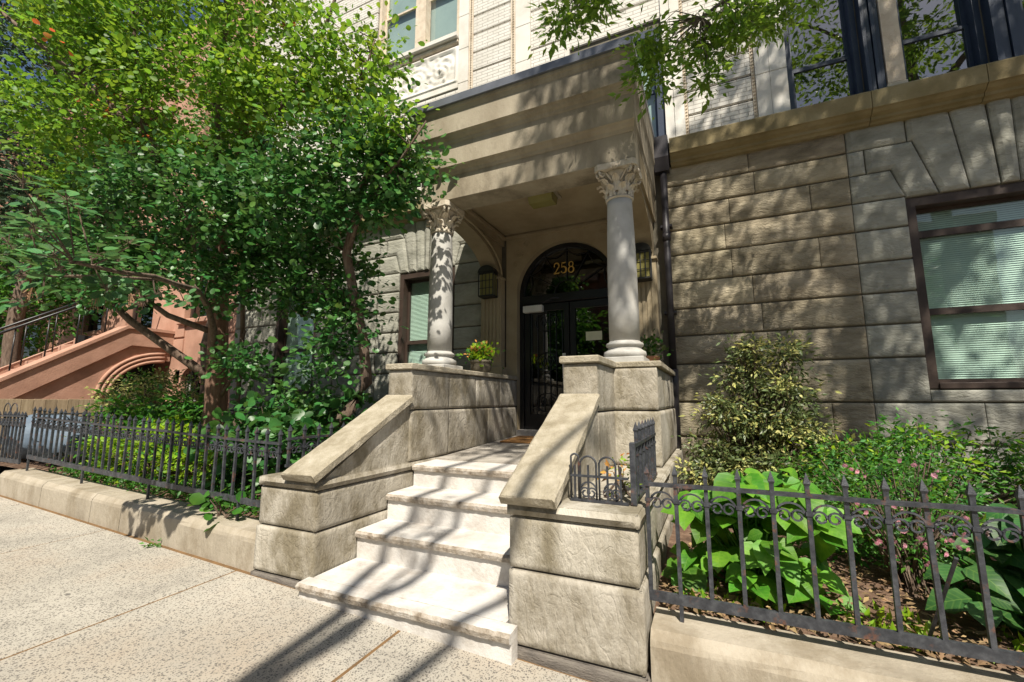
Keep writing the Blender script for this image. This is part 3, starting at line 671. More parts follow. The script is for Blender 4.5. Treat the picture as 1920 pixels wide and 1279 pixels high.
# ---- doorway (part of the building)
CX, RA, ZS = -1.7615, .71, 2.755
mb = MB(); n = 28; arc = [(CX + RA * math.cos(math.pi * k / n), ZS + RA * math.sin(math.pi * k / n)) for k in range(n + 1)]
ox0, ox1, oz = -2.64, -.885, 3.66; outer = []
for x, z in arc:
    dx, dz = x - CX, z - ZS; t = min((ox1 - CX) / abs(dx) if abs(dx) > 1e-6 else 9, (oz - ZS) / dz if dz > 1e-6 else 9); outer.append((CX + dx * t, ZS + dz * t))
for k in range(n):
    mb.add([(arc[k][0], 5.565, arc[k][1]), (outer[k][0], 5.565, outer[k][1]), (outer[k + 1][0], 5.565, outer[k + 1][1]), (arc[k + 1][0], 5.565, arc[k + 1][1])], [(0, 3, 2, 1)])
    mb.add([(arc[k][0], 5.565, arc[k][1]), (arc[k + 1][0], 5.565, arc[k + 1][1]), (arc[k + 1][0], 5.80, arc[k + 1][1]), (arc[k][0], 5.80, arc[k][1])], [(0, 1, 2, 3)])
for sx, a, b in ((-1, ox0, CX - RA), (1, CX + RA, ox1)):
    mb.add([(a, 5.565, 1.59), (b, 5.565, 1.59), (b, 5.565, ZS), (a, 5.565, ZS)], [(0, 1, 2, 3)])
    xr = b if sx < 0 else a
    mb.add([(xr, 5.565, .8), (xr, 5.80, .8), (xr, 5.80, ZS), (xr, 5.565, ZS)], [(0, 1, 2, 3)] if sx < 0 else [(3, 2, 1, 0)])
    for k in (0, 1):
        x = (CX - RA) if sx < 0 else (CX + RA)
mb.add([(outer[n // 2][0] - .9, 5.566, oz), (outer[n // 2][0] + .9, 5.566, oz), (outer[n // 2][0] + .9, 5.566, 4.3), (outer[n // 2][0] - .9, 5.566, 4.3)], [(0, 1, 2, 3)])
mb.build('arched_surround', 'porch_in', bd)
mb = MB()
for s_ in (-1, 1):
    for ox, ozz, r0, tw in ((.66, .60, .07, 1), (.56, .74, .05, -1), (.73, .46, .045, -1)):
        cx, cz = CX + s_ * ox, ZS + ozz
        mb.tube([(cx + s_ * tw * r0 * (1 - t / 22) * math.cos(t * .5), 5.562, cz + r0 * (1 - t / 22) * math.sin(t * .5)) for t in range(20)], .010, 4)
mb.build('spandrel_ornament', 'porch_in', bd)
dr = MB()
YD = 5.70
for k in range(n):     # arched frame
    a0, a1 = math.pi * k / n, math.pi * (k + 1) / n
    pts = []
    for a in (a0, a1):
        for r in (RA + .002, RA - .06): pts.append((CX + r * math.cos(a), ZS + r * math.sin(a)))
    for y in (YD - .03,): dr.add([(pts[0][0], y, pts[0][1]), (pts[1][0], y, pts[1][1]), (pts[3][0], y, pts[3][1]), (pts[2][0], y, pts[2][1])], [(0, 1, 2, 3)])
    dr.add([(pts[1][0], YD - .03, pts[1][1]), (pts[3][0], YD - .03, pts[3][1]), (pts[3][0], YD + .05, pts[3][1]), (pts[1][0], YD + .05, pts[1][1])], [(0, 3, 2, 1)])
x0, x1 = CX - RA, CX + RA
dr.box(x0, x0 + .06, YD - .03, YD + .05, .85, ZS); dr.box(x1 - .06, x1, YD - .03, YD + .05, .85, ZS); dr.box(x0 + .06, x1 - .06, YD - .035, YD + .06, ZS - .13, ZS + .0, bev=.01)
door = dr.build('door', 'black_metal', bd)
def leafdoor(a, b, orn):
    m2 = MB(); s = .075; z0, z1 = .862, ZS - .135
    m2.box(a, a + s, YD, YD + .05, z0, z1, bev=.006); m2.box(b - s, b, YD, YD + .05, z0, z1, bev=.006); m2.box(a + s, b - s, YD, YD + .05, z0, z0 + .2, bev=.006); m2.box(a + s, b - s, YD, YD + .05, z1 - .1, z1, bev=.006)
    m2.build('door_leaf', 'black_metal', door)
    link('pane', meshpy([(a + s, YD + .03, z0 + .2), (b - s, YD + .03, z0 + .2), (b - s, YD + .03, z1 - .1), (a + s, YD + .03, z1 - .1)], [(0, 1, 2, 3)]), 'glass_dark', door)
    if orn:
        m3 = MB(); xa, xb, za, zb = a + s + .03, b - s - .03, z0 + .24, z1 - .14
        for x in lin(xa, xb, 6): m3.tube([(x, YD + .012, za), (x, YD + .012, zb)], .006, 4)
        xm = (xa + xb) / 2
        for zc in (za + .12, (za + zb) / 2, zb - .12):
            for sx in (-1, 1):
                m3.tube([(xm + sx * (.06 + .05 * math.cos(t * .45) * (1 - t / 26)), YD + .004, zc + .09 * math.sin(t * .45) * (1 - t / 26)) for t in range(24)], .006, 4)
            m3.tube([(xm + .17 * math.cos(t * math.pi / 10), YD + .006, zc + .13 * math.sin(t * math.pi / 10)) for t in range(21)], .006, 4)
        m3.build('ironwork', 'black_metal', door)
leafdoor(x0 + .065, CX + .02, True); leafdoor(CX + .035, x1 - .065, False)
link('fanlight_pane', meshpy([(CX, YD + .02, ZS)] + [(CX + (RA - .05) * math.cos(math.pi * k / n), YD + .02, ZS + (RA - .05) * math.sin(math.pi * k / n)) for k in range(n + 1)],
                             [(0, k + 1, k + 2) for k in range(n)]), 'glass_dark', door)
mb = MB()
for k in (1, 2, 3, 4, 5):
    a = math.pi * k / 6; mb.tube([(CX + .18 * math.cos(a), YD, ZS + .18 * math.sin(a)), (CX + .66 * math.cos(a), YD, ZS + .66 * math.sin(a))], .009, 4)
for r in (.18,): mb.tube([(CX + r * math.cos(math.pi * k / 16), YD, ZS + r * math.sin(math.pi * k / 16)) for k in range(17)], .009, 4)
for k in range(6):
    a0, a1 = math.pi * k / 6, math.pi * (k + 1) / 6
    mb.tube([(CX + (.62 - .07 * math.sin(math.pi * t / 8)) * math.cos(a0 + (a1 - a0) * t / 8), YD, ZS + (.62 - .07 * math.sin(math.pi * t / 8)) * math.sin(a0 + (a1 - a0) * t / 8)) for t in range(9)], .007, 4)
mb.build('fanlight_tracery', 'black_metal', door)
mb = MB().tube([(CX - .06, YD - .005, 1.62), (CX - .06, YD - .05, 1.62), (CX - .06, YD - .055, 1.80), (CX - .06, YD - .005, 1.80)], .011, 6); mb.box(CX - .08, CX - .035, YD - .008, YD + .002, 1.56, 1.9); mb.build('handle', 'whitebox', door)
mb = MB().box(x0 + .07, x0 + .36, YD - .075, YD - .003, 2.50, 2.60, bev=.008); mb.build('door_closer', 'whitebox', door)
mb = MB().tube([(x0 + .3, YD - .045, 2.602), (x0 + .52, YD - .1, 2.67), (x0 + .6, YD - .04, 2.68)], .010, 4); mb.build('closer_arm', 'drain', door)
box('notice', 'paper', door, CX + .25, CX + .47, YD + .018, YD + .022, 2.06, 2.18); box('notice', 'whitebox', door, CX + .25, CX + .47, YD + .018, YD + .021, 1.77, 1.80)
# house number 258, gold serif figures drawn as tapered strokes
def stroke(mb, pts, ws, y):
    L_, R_ = [], []
    for i, p in enumerate(pts):
        a = pts[max(0, i - 1)]; b = pts[min(len(pts) - 1, i + 1)]; dx, dz = b[0] - a[0], b[1] - a[1]; l = math.hypot(dx, dz) or 1
        nx_, nz_ = -dz / l, dx / l; L_.append((p[0] + nx_ * ws[i] / 2, p[1] + nz_ * ws[i] / 2)); R_.append((p[0] - nx_ * ws[i] / 2, p[1] - nz_ * ws[i] / 2))
    m = len(pts); v = [(x, y, z) for x, z in L_ + R_] + [(x, y + .006, z) for x, z in L_ + R_]
    f = [(i, i + 1, m + i + 1, m + i) for i in range(m - 1)]; mb.add(v, f)
    for i in range(m - 1): mb.add([v[i], v[i + 1], v[2 * m + i + 1], v[2 * m + i]], [(0, 1, 2, 3)])
def arcp(cx, cz, rx, rz, a0, a1, k=12): return [(cx + rx * math.cos(R(a0 + (a1 - a0) * i / k)), cz + rz * math.sin(R(a0 + (a1 - a0) * i / k))) for i in range(k + 1)]
def digit(d, ox, oz, h, y):
    mb = MB(); S = h
    def P(l): return [(ox + x * S, oz + z * S) for x, z in l]
    if d == 2:
        a = arcp(.3, .72, .22, .26, 170, -20, 12) + [(.38, .45), (.25, .25), (.08, .06)]; stroke(mb, P(a), [S * (.05 + .09 * math.sin(math.pi * i / (len(a) - 1))) for i in range(len(a))], y)
        stroke(mb, P([(.05, .05), (.3, .07), (.5, .05), (.56, .2)]), [S * .1, S * .12, S * .12, S * .03], y - .001); stroke(mb, P([(.06, .7), (.16, .7)]), [S * .14, S * .14], y - .002)
    if d == 5:
        stroke(mb, P([(.14, .95), (.3, .93), (.5, .97)]), [S * .1, S * .13, S * .05], y); stroke(mb, P([(.15, .97), (.12, .55)]), [S * .05, S * .05], y - .001)
        a = [(.12, .52)] + arcp(.27, .32, .24, .28, 115, -140, 14); stroke(mb, P(a), [S * (.04 + .11 * math.sin(math.pi * min(1, i / (len(a) - 1) * 1.1))) for i in range(len(a))], y - .002); stroke(mb, P([(.05, .16), (.15, .16)]), [S * .13, S * .13], y - .003)
    if d == 8:
        a = arcp(.3, .74, .18, .22, 0, 360, 18); stroke(mb, P(a), [S * (.05 + .05 * abs(math.cos(2 * math.pi * i / 18))) for i in range(19)], y)
        a = arcp(.3, .27, .23, .26, 0, 360, 18); stroke(mb, P(a), [S * (.06 + .07 * abs(math.cos(2 * math.pi * i / 18))) for i in range(19)], y - .001)
    return mb.build('house_number_figure', 'gold', door)
for d, ox in ((2, -.175), (5, -.068), (8, .039)): digit(d, CX - .02 + ox, 3.03, .165, YD - .014)

# ------------------------------------------------------------ portico
po = thing('entrance_portico', 'tan stepped entrance portico on two grey columns over the doorway', 'porch', (-1.76, 4.6, 1.59))
def moulding(name, mat, prof, fx0=-2.99, fx1=-.53, fy=3.95, yb=5.596, kx=.22, close=True):
    v = []; m = len(prof)
    for off, z in prof: v += [(fx0 - off * kx, yb, z), (fx0 - off * kx, fy - off, z), (fx1 + off * kx, fy - off, z), (fx1 + off * kx, yb, z)]
    f = []
    for l in range(m - 1):
        for k in range(3): f.append((l * 4 + k, l * 4 + k + 1, l * 4 + 4 + k + 1, l * 4 + 4 + k))
    f.append((0, 3, 2, 1)) if close else None
    f.append(tuple((m - 1) * 4 + k for k in range(4)))
    return link(name, meshpy(v, f), mat, po)
# lowest tier as beams so that the ceiling is recessed
mb = MB().box(-2.99, -.53, 3.95, 4.27, 3.522, 3.80, bev=.004); mb.build('front_beam', 'porch', po)
for a, b in ((-2.988, -2.68), (-.84, -.532)):
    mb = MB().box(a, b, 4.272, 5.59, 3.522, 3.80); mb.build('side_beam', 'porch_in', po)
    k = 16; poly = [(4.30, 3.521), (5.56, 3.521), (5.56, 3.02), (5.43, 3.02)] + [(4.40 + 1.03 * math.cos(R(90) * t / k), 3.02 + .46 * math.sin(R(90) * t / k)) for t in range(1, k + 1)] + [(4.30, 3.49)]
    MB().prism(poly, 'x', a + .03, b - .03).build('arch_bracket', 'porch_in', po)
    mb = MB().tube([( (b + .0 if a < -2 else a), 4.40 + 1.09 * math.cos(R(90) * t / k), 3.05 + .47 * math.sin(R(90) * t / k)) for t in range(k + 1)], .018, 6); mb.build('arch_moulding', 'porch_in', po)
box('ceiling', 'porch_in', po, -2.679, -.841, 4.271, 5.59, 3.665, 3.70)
mb = MB()
for i, e in enumerate((0, .03)):
    z0, z1 = 3.60 + .03 * i, 3.635 + .03 * i; d = .05 - e
    mb.box(-2.679, -2.679 + d, 4.272, 5.565, z0, z1); mb.box(-.841 - d, -.841, 4.272, 5.565, z0, z1); mb.box(-2.679 + d, -.841 - d, 4.2725, 4.272 + d, z0, z1); mb.box(-2.679 + d, -.841 - d, 5.565 - d, 5.5648, z0, z1)
mb.build('ceiling_cove', 'porch_in', po)
moulding('fascia', 'porch', [(0, 3.801), (.012, 3.812), (.02, 3.835), (.045, 3.85), (.058, 3.868), (.085, 3.876), (.088, 4.13)])
moulding('fascia', 'porch', [(.088, 4.131), (.10, 4.14), (.108, 4.165), (.135, 4.18), (.148, 4.20), (.178, 4.21), (.18, 4.44)])
moulding('fascia', 'porch', [(.18, 4.441), (.19, 4.455), (.20, 4.475), (.215, 4.485), (.22, 4.512)])
moulding('roof_flashing', 'flashing', [(.205, 4.513), (.245, 4.516), (.248, 4.60), (.235, 4.612), (-.2, 4.635)])
def column(cx, cy, name='column'):
    zb = 1.5885
    sh = MB().lathe([(.140, 1.80), (.141, 2.1), (.138, 2.5), (.130, 2.85), (.121, 3.12), (.1195, 3.19)], cx, cy, 32).build('column', 'column', po)
    mb = MB(); mb.box(cx - .195, cx + .195, cy - .195, cy + .195, zb, zb + .055, bev=.006)
    mb.lathe([(.175, zb + .055), (.192, zb + .07), (.196, zb + .09), (.19, zb + .112), (.172, zb + .122), (.155, zb + .135), (.152, zb + .155), (.168, zb + .163), (.174, zb + .178), (.168, zb + .193), (.15, zb + .2), (.143, 1.8)], cx, cy, 32)
    mb.build('base', 'column', sh)
    mb = MB(); mb.lathe([(.1195, 3.19), (.132, 3.195), (.135, 3.205), (.13, 3.215), (.115, 3.22), (.112, 3.3), (.122, 3.38), (.15, 3.44), (.165, 3.46)], cx, cy, 28)
    def acanthus(a, z0, h, w_, out, r0):
        k = 7; v = []
        ca, sa = math.cos(a), math.sin(a)
        for i in range(k + 1):
            t = i / k; r = r0 + out * max(0, t - .45) ** 1.6 * 3.2; z = z0 + h * (t if t < .85 else .85 + (t - .85) * -.6)
            ww = w_ * (1 - .35 * t) * (1 + .22 * math.sin(t * 19))
            for q, d in ((-1, 0), (-.5, .012), (0, .004), (.5, .012), (1, 0)):
                rr = r + d + .006; off = q * ww * .5; v.append((cx + rr * ca - off * sa, cy + rr * sa + off * ca, z - abs(q) * .012 * t))
        f = [(i * 5 + q, i * 5 + q + 1, i * 5 + 6 + q, i * 5 + 5 + q) for i in range(k) for q in range(4)]; mb.add(v, f, False)
    for k in range(8): acanthus(2 * math.pi * (k + .5) / 8, 3.215, .13, .085, .05, .118)
    for k in range(8): acanthus(2 * math.pi * k / 8, 3.26, .17, .085, .075, .12)
    for k in range(4):
        a = math.pi / 4 + k * math.pi / 2
        for s in (-1, 1):
            ax = a + s * .12; c0 = Vector((cx + .205 * math.cos(ax), cy + .205 * math.sin(ax), 3.435)); rad = Vector((math.cos(a), math.sin(a), 0))
            pts = [Vector((cx + .13 * math.cos(a + s * .5), cy + .13 * math.sin(a + s * .5), 3.36))]
            for t in range(18):
                rr = .042 * (1 - t / 20); pts.append(c0 + rad * (rr * math.cos(2.6 - t * .55)) + Vector((0, 0, rr * math.sin(2.6 - t * .55))))
            mb.tube(pts, [.013] * 8 + [.011] * 11, 5)
        af = k * math.pi / 2; mb.lathe([(.0, 3.455), (.02, 3.46), (.028, 3.475), (.02, 3.495), (.0, 3.5)], cx + .185 * math.cos(af), cy + .185 * math.sin(af), 8)
    ab = []
    for k in range(4):
        a = math.pi / 4 + k * math.pi / 2
        for da, r in ((-.10, .262), (.10, .262), (.45, .205), (.785, .188), (1.12, .205)): ab.append((cx + r * math.cos(a + da), cy + r * math.sin(a + da)))
    mb.prism(ab, 'z', 3.462, 3.5205)
    mb.build('capital', 'capital', sh)
column(-.72, 4.125); column(-2.80, 4.125)
for a, b in ((-2.985, -2.66), (-.86, -.535)):
    mb = MB().box(a, b, 5.44, 5.562, 1.60, 3.0, bev=.004)
    for k in range(5):
        e = (b - a) / 5.6; xx = a + .03 + k * e; mb.box(xx, xx + e * .62, 5.428, 5.441, 1.86, 2.94, bev=.004)
    pl = mb.build('pilaster', 'porch_in', po)
    mb = MB().box(a - .015, b + .015, 5.41, 5.562, 2.985, 3.022, bev=.006); mb.build('pilaster_capital', 'porch_in', pl); mb = MB().box(a - .03, b + .03, 5.40, 5.562, 1.5885, 1.72, bev=.008); mb.build('pilaster_base', 'porch_in', pl)

# ------------------------------------------------------------ lamps, planters, downspout
def lantern(cx, label, yb=5.425):
    t = thing('wall_lantern', label, 'wall lamp', (cx, yb, 2.95), 'lanterns on the porch pilasters'); z0, z1, h, d = 2.72, 3.05, .115, .16
    mb = MB()
    for z in (z0, z1): mb.box(cx - h, cx + h, yb - d, yb, z - .012, z + .012, bev=.003)
    for x in lin(-h, h, 5): mb.tube([(cx + x, yb - d + .004, z0), (cx + x, yb - d + .004, z1)], .007 if abs(x) < h else .011, 4)
    for s in (-1, 1):
        for yy in (yb - d * .5, yb - .01): mb.tube([(cx + s * (h - .004), yy, z0), (cx + s * (h - .004), yy, z1)], .007, 4)
    for z in (z0 + .11, z0 + .22): mb.tube([(cx - h, yb - d + .003, z), (cx + h, yb - d + .003, z)], .005, 4)
    mb.build('cage', 'lantern_black', t)
    box('glass_panel', 'lantern_glass', t, cx - h + .016, cx + h - .016, yb - d + .016, yb - .004, z0 + .013, z1 - .013)
    k = 10; poly = [(cx + (h + .012) * math.cos(math.pi * i / k), z1 + .012 + .10 * math.sin(math.pi * i / k)) for i in range(k + 1)]
    MB().prism(poly, 'y', yb - d - .01, yb).build('hood', 'lantern_black', t)
lantern(-2.822, 'arched black iron wall lantern with yellow glass left of the door above the bronze planter')
lantern(-.698, 'arched black iron wall lantern with yellow glass behind the right column')
t = thing('ceiling_light', 'small yellowed box light fixture on the porch ceiling', 'ceiling light', (-1.68, 4.55, 3.66))
MB().prism([(4.42, 3.664), (4.68, 3.664), (4.63, 3.545), (4.47, 3.545)], 'x', -1.83, -1.54).build('diffuser', 'lantern_glass', t); box('fixture_plate', 'porch', t, -1.87, -1.50, 4.39, 4.71, 3.6505, 3.6645)
gleaf = np.random.default_rng(3)
def planter(cx, cy, z, potmat, r, h, foli, label):
    t = thing('planter', label, 'planter', (cx, cy, z))
    MB().lathe([(r * .72, z), (r * .8, z + .01), (r * .95, z + h * .25), (r, z + h * .55), (r * .97, z + h * .78), (r * 1.06, z + h * .84), (r * 1.06, z + h), (r * .9, z + h), (r * .88, z + h * .9), (r * .1, z + h * .88)], cx, cy, 20).build('pot', potmat, t)
    for k, (m_, n_, sp, up) in enumerate(foli):
        P = np.array([cx, cy, z + h]) + gleaf.normal(size=(n_, 3)) * np.array([sp, sp, sp * .7]) + np.array([0, 0, up]); D = (P - np.array([cx, cy, z + h - .02])) + gleaf.normal(size=P.shape) * .08
        tag(link('foliage', leaves_mesh(gleaf, P, D, .042, 'round'), m_, t), kind='stuff')
    return t
planter(-2.64, 4.82, 1.589, 'pot', .135, .165, [('leaf_lime', 330, .072, .09), ('leaf_bronze', 130, .06, .11), ('leaf_green', 180, .085, .06)], 'bronze bowl planter with lime and russet foliage on the stoop wall')
planter(-.62, 5.05, 1.589, 'pot_clay', .115, .15, [('leaf_green', 150, .085, .07), ('leaf_var_dark', 120, .09, .1)], 'clay pot of green foliage behind the right column')
t = thing('downspout', 'dark downspout pipe running down the wall beside the portico', 'drainpipe', (-.42, 5.49, .3))
MB().prism([(5.38, 4.56), (5.59, 4.56), (5.59, 4.28), (5.54, 4.12), (5.44, 4.12), (5.38, 4.28)], 'x', -.50, -.325).build('leader_head', 'drain', t)
MB().lathe([(.042, 4.13), (.042, 1.60)], -.40, 5.50, 14).build('pipe', 'drain', t)
MB().lathe([(.056, 1.62), (.056, 1.42), (.048, 1.36), (.048, .2)], -.40, 5.50, 14).build('lower_pipe', 'drain', t)
for z in (3.4, 2.3): box('bracket', 'drain', t, -.47, -.33, 5.49, 5.60, z, z + .03)
MB().lathe([(.052, 3.32), (.052, 3.22)], -.40, 5.50, 14).build('coupling', 'drain', t)

# ------------------------------------------------------------ iron railings
def picket_mesh(h):
    mb = MB(); s = .0092; mb.box(-s, s, -s, s, 0, h - .055); t = .014
    z = h - .055; mb.add([(-s, -s, z), (s, -s, z), (s, s, z), (-s, s, z), (-t, -t, z + .012), (t, -t, z + .012), (t, t, z + .012), (-t, t, z + .012), (0, 0, z + .06)],
                         [(0, 1, 5, 4), (1, 2, 6, 5), (2, 3, 7, 6), (3, 0, 4, 7), (4, 5, 8), (5, 6, 8), (6, 7, 8), (7, 4, 8)])
    mb.box(-.014, .014, -.013, .013, h - .185, h - .168)
    return meshpy(mb.v, mb.f)
def scroll_mesh(wd):
    c = .031; r1 = .031; pts = []
    lx = .012 + r1
    for t in range(16): a = R(180 - 450 * (1 - t / 15)); r = r1 * (.38 + .62 * t / 15); pts.append((lx + r * math.cos(a), 0, -.088 + r * math.sin(a)))
    m = [(wd / 2 + (wd / 2 - .012) * math.cos(a), 0, -.088 + .058 * math.sin(a)) for a in [R(180 - 180 * k / 10) for k in range(1, 10)]]
    pts = pts + m + [(wd - x, y, z) for x, y, z in pts[::-1]]
    mb = MB().tube(pts, .0062, 4); return meshpy(mb.v, mb.f)
PK = {}
def railing(t, p0, p1, spacing, dz_pick, h, z0f, z1f, zbot, ztop, mat='iron', scroll=True, rails=True, flat=.046):
    """pickets from p0 to p1 with rails following their own slopes"""
    p0, p1 = Vector(p0), Vector(p1); L = (p1 - p0).length; n = int(round(L / spacing)); sp = L / n; d = (p1 - p0) / L; ang = math.atan2(d.y, d.x)
    key = round(h, 2)
    if key not in PK: PK[key] = picket_mesh(h); PK[key].materials.append(M[mat])
    ks = ('s', round(sp, 3))
    if ks not in PK: PK[ks] = scroll_mesh(sp); PK[ks].materials.append(M[mat])
    for i in range(n + 1):
        p = p0 + d * sp * i; z = z0f(p.x)
        o = bpy.data.objects.new('picket', PK[key]); C.objects.link(o); o.location = (p.x, p.y, z); o.rotation_euler = (rnd.gauss(0, .008), rnd.gauss(0, .008), ang); par(o, t)
        if scroll and i < n:
            o = bpy.data.objects.new('scroll', PK[ks]); C.objects.link(o); o.location = (p.x, p.y, ztop(p.x + d.x * sp / 2) - .004); o.rotation_euler = (0, 0, ang); par(o, t)
    q = Vector((-d.y, d.x)) * .008; hh = flat
    for (zf, a, b, wq) in ((zbot, -hh / 2, hh / 2, .010), (ztop, -.009, .009, .014)):
        m = max(2, int(L / .3)); v = []; q = Vector((-d.y, d.x)) * wq
        for i in range(m + 1):
            p = p0 - d * .02 + d * (L + .04) * i / m; j = rnd.uniform(-.004, .004) if 0 < i < m else 0
            for s, zz in ((-1, a), (1, a), (1, b), (-1, b)): v.append((p.x + q.x * s, p.y + q.y * s, zf(p.x) + zz + j))
        f = [(3, 2, 1, 0), tuple(m * 4 + k for k in range(4))] + [(i * 4 + k, i * 4 + (k + 1) % 4, i * 4 + 4 + (k + 1) % 4, i * 4 + 4 + k) for i in range(m) for k in range(4)]
        link('rail', meshpy(v, f), mat, t)
def rfoot(t, x, y, z0, z1): box('foot', 'iron', t, x - .009, x + .009, y - .009, y + .009, z0, z1)
cst = lambda z: (lambda x: z)
t = thing('garden_railing', 'weathered black iron railing with scrolls in front of the hydrangeas', 'railing', (-.2, 2.41, .19))
railing(t, (-.333, 2.41), (2.327, 2.41), .14, 0, .645, cst(.277), None, cst(.285), cst(.822))
for x in (-.193, 1.067, 2.327): rfoot(t, x, 2.41, .175, .27)
t.children[0]
mb = MB().tube([(.79, 2.44, .24), (.72, 2.62, .20)], .008, 4)
MB().tube([(.86, 2.43, .62), (.80, 2.66, .17)], .009, 4).build('brace', 'iron', t)
# return beside the stoop: pickets climbing onto the pedestal
t2 = thing('pedestal_railing', 'short rusty iron railing with pickets standing on the right stoop pedestal', 'railing', (-.42, 2.4, .7))
for i, y in enumerate(lin(2.54, 3.34, 7)):
    me = PK.setdefault('ret', picket_mesh(.40))
    if not me.materials: me.materials.append(M['iron'])
    o = bpy.data.objects.new('picket', me); C.objects.link(o); o.location = (-.40, y, .73); par(o, t2)
MB().box(-.412, -.388, 2.41, 3.37, .72, .738).build('rail', 'iron', t2); MB().box(-.412, -.388, 2.41, 3.37, 1.0, 1.02).build('rail', 'iron', t2)
MB().box(-.415, -.385, 2.40, 2.43, .706, 1.03, bev=.004).build('post', 'iron', t2)
def hoop(t, x, z0, r, y, h): return MB().tube([(x - r, y, z0)] + [(x + r * math.cos(R(180 - 180 * k / 12)), y, z0 + h - r + r * math.sin(R(180 - 180 * k / 12))) for k in range(13)] + [(x + r, y, z0)], .006, 5).build('hoop', 'iron', t)
t3 = thing('hoop_panel', 'small hooped iron panel with scrolls standing on the right stoop pedestal', 'iron panel', (-.6, 2.40, .706))
for x, r in ((-.715, .022), (-.64, .045), (-.535, .045)): hoop(t3, x, .707, r, 2.40, .24 if r > .03 else .25)
MB().box(-.74, -.425, 2.393, 2.407, .706, .72).build('rail', 'iron', t3); MB().box(-.74, -.425, 2.393, 2.407, .835, .847).build('rail', 'iron', t3)
for x in (-.715, -.64, -.535, -.465): MB().box(x - .005, x + .005, 2.395, 2.405, .71, .9).build('bar', 'iron', t3)
me = scroll_mesh(.12); me.materials.append(M['iron'])
for x in (-.70, -.57):
    o = bpy.data.objects.new('scroll', me); C.objects.link(o); o.location = (x, 2.40, .84); par(o, t3)
t = thing('garden_railing', 'long black iron railing with spear tips in front of the tree beside the brownstone', 'railing', (-5, 2.41, .35))
zb_ = lambda x: .445 - .036 * (x + 3.29); zt_ = lambda x: .938 - .032 * (x + 3.85)
railing(t, (-7.42, 2.41), (-3.12, 2.41), .132, 0, .60, lambda x: zb_(x) - .012, None, zb_, zt_)
for x in (-7.4, -6.1, -4.85, -3.55): rfoot(t, x, 2.41, zL(x) - .01, zb_(x))
t = thing('pedestal_railing', 'short scrolled iron railing running back from the left stoop pedestal', 'railing', (-3.08, 2.45, .7))
railing(t, (-3.02, 2.42), (-3.02, 3.24), .135, 0, .32, cst(.74), None, cst(.752), cst(.955), flat=.02)
t = thing('garden_railing', 'side iron railing running back to the brownstone beside the wooden boards', 'railing', (-7.45, 2.45, .5))
railing(t, (-7.45, 2.46), (-7.45, 5.0), .15, 0, .60, cst(.58), None, cst(.59), cst(1.085))
t = thing('iron_gate', 'black iron gate with hooped top beyond the end of the kerb wall', 'gate', (-8, 2.4, .45))
railing(t, (-9.0, 2.38), (-7.55, 2.38), .10, 0, .62, cst(.50), None, cst(.53), cst(1.06))
for x in (-8.1, -7.9): hoop(t, x, 1.05, .09, 2.38, .17)

# ------------------------------------------------------------ brownstone neighbour, its stoop, boards, bags
br = thing('brownstone_house', 'reddish brownstone row house beyond the tree', 'house', (-13, 5.9, 0)); YB = 5.75
hol = [(-10.75, -10.05, .55, 1.98), (-10.9, -9.9, 3.1, 5.4), (-13.4, -12.2, 2.6, 5.2), (-15.6, -14.6, 3.1, 5.4), (-10.9, -9.9, 6.6, 8.7), (-13.3, -12.3, 6.6, 8.7), (-15.6, -14.6, 6.6, 8.7)]
xs = sorted({-17.0, -8.82, *[h[0] for h in hol], *[h[1] for h in hol]}); zs = sorted({-.3, 11.0, *[h[2] for h in hol], *[h[3] for h in hol]}); mb = MB()
for a, b in zip(xs[:-1], xs[1:]):
    for c, d in zip(zs[:-1], zs[1:]):
        if not any(h[0] < (a + b) / 2 < h[1] and h[2] < (c + d) / 2 < h[3] for h in hol): mb.add([(a, YB, c), (b, YB, c), (b, YB, d), (a, YB, d)], [(0, 1, 2, 3)])
for x0, x1, z0, z1 in hol:
    for q in ([(x0, z0), (x0, z1)], [(x1, z1), (x1, z0)], [(x1, z0), (x0, z0)], [(x0, z1), (x1, z1)]):
        mb.add([(q[0][0], YB, q[0][1]), (q[1][0], YB, q[1][1]), (q[1][0], YB + .25, q[1][1]), (q[0][0], YB + .25, q[0][1])], [(0, 1, 2, 3)])
mb.add([(-17, YB, 11), (-8.82, YB, 11), (-8.82, 16, 11), (-17, 16, 11)], [(0, 1, 2, 3)])
mb.build('wall', 'brownstone', br)
for x0, x1, z0, z1 in hol:
    wv = MB().box(x0, x0 + .06, YB + .12, YB + .2, z0, z1).box(x1 - .06, x1, YB + .12, YB + .2, z0, z1).box(x0, x1, YB + .121, YB + .2, z1 - .06, z1).box(x0, x1, YB + .121, YB + .2, z0, z0 + .06).box(x0, x1, YB + .13, YB + .19, (z0 + z1) / 2 - .025, (z0 + z1) / 2 + .025).build('window', 'whitebox' if z0 < 1 else 'brown_frame', br)
    box('pane', 'glass_dark', wv, x0, x1, YB + .16, YB + .165, z0, z1); box('room_back', 'dark_room', wv, x0, x1, YB + .24, YB + .25, z0, z1)  # room_back: black-coloured panel in place of an unlit room
    if z0 > 2:
        box('lintel', 'brownstone', br, x0 - .15, x1 + .15, YB - .12, YB - .002, z1 + .02, z1 + .22, bev=.02); box('window_sill', 'brownstone', br, x0 - .1, x1 + .1, YB - .1, YB - .002, z0 - .14, z0 - .02, bev=.02)
mb = MB(); k = 14; cx, rr_ = -10.4, .35
